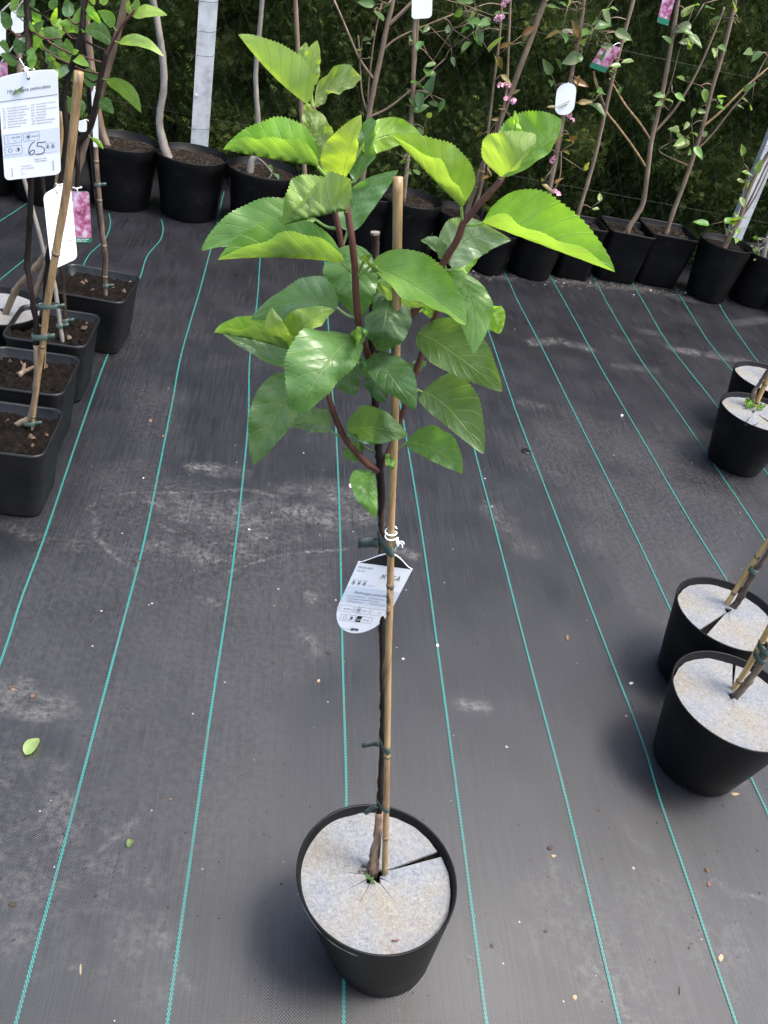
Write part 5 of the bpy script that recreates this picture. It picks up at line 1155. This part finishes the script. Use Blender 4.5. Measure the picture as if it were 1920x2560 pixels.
e, loc, pa, Y = row_tree('potted_tree', 'plain upright brown stem behind the crown of the leafy hydrangea', 'potted tree', 'round', (800, 612), .13, .24, K5((900, 1230), (890, 1000), (868, 600), (845, 200), (835, 0), (815, -420)), [.012, .012, .011], M['barkgrey'], dY=.05)
row_tree('potted_tree', 'forked brown sapling with bare side shoots behind the leafy hydrangea', 'potted tree', 'round', (905, 632), .15, .26, K2((800, 1120), (835, 760), (870, 560), (905, 400), (940, 230), (970, 100), (990, 0), (1010, -120)), [.016, .014, .013, .012], M['barkgrey'],
    [(K2((950, 170), (1040, 90), (1130, 0), (1180, -60)), [.009, .006]), (K2((860, 530), (780, 390), (700, 210), (610, 0)), [.006, .004]), (K2((900, 320), (1000, 260), (1120, 200), (1390, 90)), [.005, .003]), (K2((840, 740), (960, 700), (1100, 590), (1330, 380)), [.006, .003]), (K2((840, 720), (830, 600), (870, 250), (920, 20)), [.004, .003]), (K2((830, 760), (790, 600), (775, 330), (765, 230)), [.004, .003])],
    [(cp(2, (870, 60)), 3, .03, .075, FG, 'green'), (cp(2, (960, 25)), 3, .03, .085, FG, 'green'), (cp(2, (780, 380)), 5, .03, .05, FG, 'green'), (cp(2, (880, 215)), 2, .015, .05, FG, 'green'), (cp(2, (1380, 190)), 8, .07, .075, FG, 'green'), (cp(2, (1370, 310)), 8, .06, .07, FG, 'green'), (cp(2, (1450, 30)), 8, .08, .085, FG, 'green'), (cp(2, (1540, 90)), 5, .05, .085, FG, 'green')])
e, loc, pa, Y = row_tree('potted_tree', 'twin-stemmed sapling with a fresh leaf tuft and pale card behind the cut cane', 'potted tree', 'round', (1005, 655), .15, .27, K2((1065, 1290), (1090, 1000), (1115, 700), (1125, 450), (1130, 200), (1145, 0), (1150, -120)), [.013, .011, .010], M['barkgrey'],
    [(K2((1075, 1200), (1100, 800), (1135, 400), (1155, 100), (1160, -50)), [.007, .005])], [(cp(2, (1230, 610)), 12, .05, .085, (.06, .15, .035), 'green'), (cp(2, (1100, 300)), 3, .03, .07, FG, 'green'), (cp(2, (1220, 360)), 3, .03, .07, FG, 'green'), (cp(2, (1110, 1120)), 5, .04, .06, FG, 'green'), (cp(2, (1190, 830)), 3, .03, .06, FG, 'green'), (cp(2, (1060, 1040)), 4, .04, .06, FG, 'green')])
c = small_card(2, (1115, -40), (1248, -50), (1112, 125), float((atY(cp(2, (1180, 50)), Y-.02)-CP)@FW), 'white card hanging high on the twin-stemmed sapling', 30, 40, 6, att=near(pa, atY(cp(2, (1150, -60)), Y))); c.done()
e, loc, pa, Y = row_tree('potted_cherry', 'slim pink-flowered cherry whip leaning on a thick slanting cane', 'potted tree', 'round', (1130, 672), .13, .25, K3((-30, 1210), (40, 1090), (90, 740), (120, 480), (150, 250), (165, 60), (175, -80)), [.009, .007, .006], M['barkgrey'],
    [(K3((50, 1150), (140, 760), (190, 520), (205, 250), (215, 0), (220, -100)), [.006, .005])],
    [(cp(3, (200, 260)), 6, .04, .07, FB, 'bronze'), (cp(3, (120, 460)), 4, .03, .06, FB, 'bronze'), (cp(3, (190, 620)), 5, .04, .07, FB, 'bronze'), (cp(3, (90, 970)), 5, .04, .06, FB, 'bronze'), (cp(3, (20, 40)), 6, .08, .09, FG, 'green'), (cp(3, (30, 180)), 4, .05, .08, FG, 'green'), (cp(3, (100, 730)), 3, .03, .06, FB, 'bronze')])
for p in ((160, 105), (180, 8), (190, 490), (215, 550)):
    q = near(pa, atY(cp(3, p), Y)); t = atY(cp(3, p), Y-.02)
    for k in range(3): blossom(e, loc, t+rng.normal(0, .012, 3), 6, .014)
    mb = MB(); tube(mb, [q, t], .0015, 4); mb.build('twig', M['barkgrey'], e, loc)
gb = atY(cp(3, (-30, 1210)), 4.14); Dg = float((gb-CP)@FW)
cane([(1163, 545, 0), (1187, 468, 0), (1270, 250, 0), (1363, 0, 0), (1400, -100, 0)], [.013, .0125, .012], Dg, 'thick grey slanting cane beside the pink-flowered cherry whip', M['barkgrey'], (.25, .5, .75))
row_tree('potted_shrub', 'small black pot in the shade between the cherry whips', 'potted plant', 'round', (1222, 690), .105, .20, K3((60, 1170), (70, 1050), (85, 900)), [.006, .004], M['bark'], clusters=[(cp(3, (95, 980)), 3, .03, .05, FB, 'bronze')])
e, loc, pa, Y = row_tree('potted_cherry', 'bronze-leaved cherry with a white card among its leaves', 'potted tree', 'round', (1330, 703), .14, .28, K3((420, 1160), (440, 1030), (480, 800), (520, 600), (560, 400), (600, 200), (620, 60), (640, -100)), [.014, .012, .010], M['barkgrey'],
    [(K3((430, 1110), (490, 820), (540, 500), (575, 300)), [.006, .004]), (K3((460, 1120), (490, 1000), (500, 850)), [.004, .003])],
    [(cp(3, (470, 480)), 3, .03, .07, FG, 'green'), (cp(3, (580, 440)), 4, .035, .085, (.17, .10, .025), 'bronze'), (cp(3, (560, 560)), 5, .04, .075, FB, 'bronze'), (cp(3, (540, 750)), 3, .03, .07, FB, 'bronze'), (cp(3, (480, 860)), 6, .05, .07, FB, 'bronze'), (cp(3, (440, 960)), 5, .05, .065, FB, 'bronze'), (cp(3, (570, 240)), 4, .04, .08, FB, 'bronze'), (cp(3, (600, 60)), 9, .07, .10, FG, 'green'), (cp(3, (680, 160)), 8, .07, .10, FG, 'green'), (cp(3, (620, 290)), 6, .06, .10, FG, 'green'), (cp(3, (540, 20)), 4, .05, .09, FG, 'green')])
for p in ((550, 195), (545, 645), (450, 900), (465, 1070)):
    q = near(pa, atY(cp(3, p), Y)); t = atY(cp(3, p), Y-.02); blossom(e, loc, t, 7, .013); blossom(e, loc, t+rng.normal(0, .014, 3), 5, .012); mb = MB(); tube(mb, [q, t], .0015, 4); mb.build('twig', M['barkgrey'], e, loc)
Dq = lambda p, dy=-.03: float((atY(cp(3, p), Y+dy)-CP)@FW)
c = small_card(3, (478, 470), (590, 462), (460, 648), Dq((520, 560)), 'white oval card caught among bronze cherry leaves', 34, 54, 15, att=near(pa, atY(cp(3, (540, 470)), Y))); c.done()
e, loc, pa, Y = row_tree('potted_tree', 'straight brown sapling with a pink picture card and hanging leaves', 'potted tree', 'square', (1428, 700), .105, .27, K3((590, 1215), (640, 1050), (690, 870), (750, 610), (790, 430), (850, 200), (905, 0), (930, -100)), [.012, .011, .010, .009], M['barkgrey'],
    [(K3((745, 630), (710, 500), (680, 400)), [.004, .003])],
    [(cp(3, (690, 560)), 5, .04, .075, FG, 'green'), (cp(3, (740, 110)), 3, .04, .07, FP, 'green'), (cp(3, (740, 190)), 7, .06, .08, FG, 'green'), (cp(3, (680, 180)), 4, .05, .09, FG, 'green'), (cp(3, (800, 330)), 5, .04, .06, FP, 'green'), (cp(3, (770, 410)), 4, .04, .06, FG, 'green'), (cp(3, (665, 1165)), 2, .02, .05, FP, 'green')])
c = small_card(3, (745, 235), (838, 270), (655, 375), Dq((750, 320)), 'pink flower picture card with green end hanging on the straight sapling', 40, 70, 3, M['flowerprint'], att=near(pa, atY(cp(3, (800, 240)), Y)))
c.poly([(0, 56), (40, 56), (40, 66), (36, 70), (4, 70), (0, 66)], 'green_strip', M['greenink']); c.done()
e, loc, pa, Y = row_tree('potted_tree', 'branching sapling with upswept bare side shoots in a square black pot', 'potted tree', 'square', (1540, 707), .125, .26, K3((885, 1265), (925, 1205), (960, 1130), (985, 950), (1005, 790), (1050, 600), (1090, 400), (1115, 250), (1155, 0), (1170, -100)), [.017, .015, .0135, .012, .011], M['barkgrey'],
    [(K3((1000, 790), (940, 690), (860, 590), (800, 490), (770, 440)), [.006, .004], M['bamboo']), (K3((972, 940), (900, 820), (810, 700), (750, 620), (690, 460), (680, 400)), [.006, .0035], M['bamboo']), (K3((1035, 745), (1130, 620), (1220, 480), (1300, 320), (1380, 130), (1415, 40)), [.007, .004]), (K3((1050, 650), (1110, 480), (1170, 250), (1240, 40)), [.003, .002])],
    [(cp(3, (1230, 240)), 5, .04, .08, FG, 'green'), (cp(3, (1120, 510)), 2, .02, .055, FP, 'green'), (cp(3, (1100, 620)), 2, .02, .055, FP, 'green'), (cp(3, (1190, 55)), 3, .04, .07, FP, 'green'), (cp(3, (1160, 160)), 2, .03, .07, FG, 'green')])
c = small_card(3, (1085, -70), (1150, -50), (1035, 125), Dq((1090, 60)), 'pink picture card with green end high on the branching sapling', 26, 70, 3, M['flowerprint'], att=near(pa, atY(cp(3, (1150, -40)), Y)))
c.poly([(0, 58), (26, 58), (26, 66), (22, 70), (4, 70), (0, 66)], 'green_strip', M['greenink']); c.done()
row_tree('potted_tree', 'leafy brown sapling with fine long side shoots in a wide square black pot', 'potted tree', 'square', (1640, 716), .135, .27, K3((1085, 1320), (1130, 1180), (1180, 1050), (1250, 850), (1300, 680), (1350, 480), (1410, 280), (1450, 120), (1475, 0), (1490, -100)), [.014, .013, .012, .011, .010], M['barkgrey'],
    [(K3((1260, 860), (1340, 760), (1450, 620), (1550, 500), (1640, 340), (1690, 260)), [.005, .003]), (K3((1310, 705), (1400, 620), (1520, 500), (1660, 380), (1750, 300)), [.006, .004], M['bamboo']), (K3((1010, 895), (1050, 850), (1110, 800)), [.004, .003]), (K3((1340, 520), (1370, 400), (1375, 300)), [.003, .002])],
    [(cp(3, (1180, 790)), 6, .04, .07, FP, 'green'), (cp(3, (1110, 730)), 4, .04, .06, FP, 'green'), (cp(3, (1230, 700)), 6, .05, .07, FP, 'green'), (cp(3, (1300, 770)), 4, .04, .075, FG, 'green'), (cp(3, (1280, 600)), 4, .04, .07, FP, 'green'), (cp(3, (1280, 480)), 4, .04, .07, FP, 'green'), (cp(3, (1370, 280)), 4, .03, .06, (.16, .26, .07), 'green'), (cp(3, (1380, 580)), 3, .03, .06, FP, 'green'), (cp(3, (1490, 100)), 4, .04, .07, FG, 'green'), (cp(3, (1540, 570)), 3, .04, .06, FG, 'green'), (cp(3, (1300, 20)), 4, .05, .09, FG, 'green'), (cp(3, (1580, 480)), 3, .04, .06, FG, 'green'), (cp(3, (1160, 870)), 4, .04, .06, FG, 'green'), (cp(3, (1620, 300)), 4, .05, .07, FG, 'green')])
row_tree('potted_shrub', 'young shrub with fresh green sprouts in a round pot by the galvanised post', 'potted plant', 'round', (1778, 759), .135, .29, K3((1410, 1388), (1460, 1300), (1500, 1230), (1535, 1110), (1590, 980), (1660, 860), (1760, 700)), [.017, .014, .011, .009], M['barkgrey'],
    [(K3((1480, 1280), (1560, 1120), (1640, 950), (1720, 780)), [.006, .004]), (K3((1500, 1250), (1590, 1100), (1690, 880)), [.005, .003]), (K3((1440, 1340), (1420, 1280), (1410, 1230)), [.004, .003]), (K3((1530, 1130), (1540, 1050), (1550, 980)), [.004, .003])],
    [(cp(3, (1420, 1240)), 6, .03, .085, FP, 'green'), (cp(3, (1450, 1260)), 5, .035, .06, FP, 'green'), (cp(3, (1545, 1010)), 7, .04, .08, FP, 'green'), (cp(3, (1525, 920)), 4, .03, .08, FP, 'green'), (cp(3, (1490, 1310)), 3, .02, .05, FP, 'green')], lip=0., fill=M['soil'])
row_tree('potted_shrub', 'low mossy plant in the round pot past the galvanised post', 'potted plant', 'round', (1885, 772), .135, .27, K3((1640, 1420), (1645, 1380), (1660, 1320), (1690, 1240)), [.02, .014, .01], M['barkpale'], clusters=[(cp(3, (1610, 1400)), 12, .035, .04, (.08, .14, .04), 'green'), (cp(3, (1650, 1340)), 6, .03, .04, (.08, .14, .04), 'green')])
row_tree('potted_shrub', 'round black pot beyond the end of the row by the wire fence', 'potted plant', 'round', (1990, 800), .135, .27, K3((1800, 1440), (1820, 1350), (1860, 1200)), [.012, .008], M['barkgrey'], clusters=[(cp(3, (1840, 1240)), 6, .06, .07, FG, 'green')])

# ================================================================ THINGS LYING ON THE FABRIC
def ground_leaf(c_, base, tip, wd, col, label, lift=.004):
    b, t = gnd(cp(c_, base)), gnd(cp(c_, tip)); d = t-b; L = np.linalg.norm(d); d /= L; n = np.cross([0, 0, 1.], d); V = []; UV = []; F = []
    for i in range(11):
        f = i/10; w_ = wprof(min(max(f, .001), .999))*wd if 0 < i < 10 else 0.0005
        for k, s_ in enumerate((-1, -.5, 0, .5, 1)): p = b+d*L*f+n*s_*w_; V.append((p[0], p[1], lift+.006*s_*s_*math.sin(f*3)+.004*math.sin(f*4))); UV.append(((s_+1)/2, f))
    for i in range(10):
        for k in range(4): a = i*5+k; F.append((a, a+1, a+6, a+5))
    loc = (b+t)/2; loc[2] = 0
    o = mesh_obj('fallen_leaf', V, F, M['leaf'], None, True, UV, loc); o.color = (*col, 1); tag(o, label, 'leaf', 'fallen leaves on the fabric'); return o
ground_leaf(0, (56, 1634), (84, 1596), .0125, (.27, .40, .10), 'bright green oval leaf lying flat on the dark fabric')
ground_leaf(0, (276, 1832), (288, 1816), .006, (.10, .17, .03), 'tiny curled green leaf beside a dusty streak on the fabric', .003)
def flake(pts, mt, label, c_=0, h=.003, name='plant_scrap', group='scraps of dried plant on the fabric', cat='scrap'):
    P = [gnd(cp(c_, p)) for p in pts]; n = len(P); z0 = [relief(p[0], p[1])+.0005 for p in P]
    ctr = sum(P)/n; V = [(p[0], p[1], float(z)) for p, z in zip(P, z0)]+[(p[0]*.9+ctr[0]*.1, p[1]*.9+ctr[1]*.1, float(z)+h*rng.uniform(.5, 1.2)) for p, z in zip(P, z0)]
    F = [tuple(range(n, 2*n))]+[(i, (i+1) % n, n+(i+1) % n, n+i) for i in range(n)]
    loc = ctr.copy(); loc[2] = 0
    return tag(mesh_obj(name, V, F, mt, None, False, None, loc), label, cat, group)
def blob(x, y, rx, ry, n=7): return [(x+rx*math.cos(a)*rng.uniform(.7, 1.2), y+ry*math.sin(a)*rng.uniform(.7, 1.2)) for a in np.linspace(0, -2*math.pi, n+1)[:-1]]
for x, y, rx, ry, mt, lb in [(297, 1214, 9, 6, 'crumb', 'dark soil clod on the stripe beside the white crust'), (325, 908, 7, 4, 'debris', 'brown clod on the fabric near the square pots'), (352, 943, 5, 3, 'lrust', 'small rusty flake near the square pots'),
     (368, 1728, 7, 3, 'lrust', 'rusty bud scale on the bare fabric between two stripes'), (711, 1410, 9, 5, 'crumb', 'dark crumb below the white card with the arched top'), (688, 1472, 5, 4, 'ltan', 'pale tan pellet between stripe and cane'),
     (1226, 1378, 6, 9, 'lrust', 'brown papery scale near the two felt-topped pots'), (1241, 2155, 7, 8, 'ltan', 'yellow leaf fragment on the scuffed fabric'), (1556, 2070, 9, 11, 'ltan', 'cream crumpled flake touching the outer stripe'),
     (1187, 1832, 10, 8, 'crumb', 'dark crumb heap beside a damp spot'), (1195, 1850, 8, 4, 'ltan', 'tan seed husk below the dark crumb heap'), (1178, 2012, 7, 6, 'crumb', 'round dark crumb between two stripes'), (1528, 1880, 12, 8, 'debris', 'withered twig end with pale grit'), (1530, 1912, 6, 9, 'lrust', 'orange-brown scale by the withered twig end'),
     (1468, 2140, 3, 14, 'debris', 'thin dry stalk piece on the scuffed fabric'), (1587, 1716, 14, 5, 'ltan', 'curled straw wisp at the foot of the felt-topped pot'), (28, 1487, 14, 8, 'debris', 'clump of brown bud scales near the fabric edge stripe'), (70, 1505, 8, 6, 'lrust', 'reddish scale beside the clump of bud scales'), (28, 1955, 14, 8, 'crumb', 'mossy brown clump beside the first stripe'),
     (174, 2094, 4, 18, 'ltan', 'pale straw-coloured husk standing out on the dark fabric'), (870, 1425, 5, 3, 'perlite', 'white grit pebble beside the upright cane'), (1363, 1477, 6, 4, 'perlite', 'white grit pebble by the felt-topped pots'), (945, 1396, 6, 5, 'perlite', 'white drop on the stripe beside the cane'), (1343, 898, 5, 4, 'perlite', 'white grit pebble far along the stripes'),
     (400, 1150, 6, 3, 'crumb', 'flat dark crumb inside the dusty ring'), (757, 1050, 7, 6, 'perlite', 'round white petal beside the lowest hydrangea leaf')]:
    flake(blob(x, y, rx*.75, ry*.75), M[mt], lb)
def pin(px, label):
    p = gnd(cp(0, px)); loc = np.array([p[0], p[1], 0.]); mb = MB(); z = float(relief(p[0], p[1]))
    rings(mb, [circ(p, .017, z-.004, 20), circ(p, .017, z+.003, 20), circ(p, .014, z+.005, 20), circ(p, .005, z+.004, 20)], True, True)
    tag(mb.build('fabric_pin', M['potgrey'], None, loc, True), label, 'fabric pin')
pin((1137, 976), 'round dark plastic pin pressed into the fabric between stripes')
# crumbs too many to count
mb = MB(); mbw = MB()
for k in range(1500):
    px = (rng.uniform(0, 1659), rng.uniform(700, 2212)) if k % 3 else (rng.normal(200, 170), rng.normal(1350, 260)) if k % 2 else (rng.normal(640, 160), rng.normal(1150, 120))
    if not (0 < px[0] < 1659 and 640 < px[1] < 2212): continue
    p = gnd(cp(0, px)); r = abs(rng.normal(0, .0013))+.0006; z = float(relief(p[0], p[1]))
    V = [(p[0]+r*math.cos(a)*rng.uniform(.6, 1.4), p[1]+r*math.sin(a)*rng.uniform(.6, 1.4), z+.0002) for a in (0, 1.57, 3.14, 4.71)]+[(p[0], p[1], z+r*.9)]
    (mbw if rng.random() < .05 else mb).add(V, [(0, 1, 4), (1, 2, 4), (2, 3, 4), (3, 0, 4)])
for k in range(420):   # soil washed out along the feet of the row of pots
    x = rng.uniform(880, 1640); p = gnd(cp(0, (x, 588+max(x-1080, 0)*.10+rng.normal(4, 7)))); r = abs(rng.normal(0, .004))+.0015; z = float(relief(p[0], p[1]))
    V = [(p[0]+r*math.cos(a)*rng.uniform(.6, 1.4), p[1]+r*math.sin(a)*rng.uniform(.6, 1.4), z+.0002) for a in (0, 1.57, 3.14, 4.71)]+[(p[0], p[1], z+r*.8)]
    (mbw if rng.random() < .05 else mb).add(V, [(0, 1, 4), (1, 2, 4), (2, 3, 4), (3, 0, 4)])
tag(mb.build('soil_crumbs', M['crumb']), 'fine dark soil crumbs strewn over the fabric', 'crumbs', kind='stuff')
tag(mbw.build('pale_grit', M['perlite']), 'fine pale grit strewn over the fabric', 'grit', kind='stuff')
# flakes lying on the felt
for pts, lb, mt in ((blob(985, 1250, 34, 8), 'brown bark flake lying on the felt of the leafy hydrangea', 'lrust'), (blob(315, 410, 14, 9), 'white petal scrap at the rim of the leafy hydrangea pot', 'perlite')):
    P = [gnd(cp(11, p), .2065) for p in pts]; n = len(P); ctr = sum(P)/n
    V = [tuple(p) for p in P]+[tuple(p*.8+ctr*.2+np.array([0, 0, .002])) for p in P]
    tag(mesh_obj('plant_scrap', V, [tuple(range(n, 2*n)), tuple(reversed(range(n)))]+[(i, (i+1) % n, n+(i+1) % n, n+i) for i in range(n)], M[mt], None, False, None, ctr), lb, 'scrap', 'scraps of dried plant on the felt')
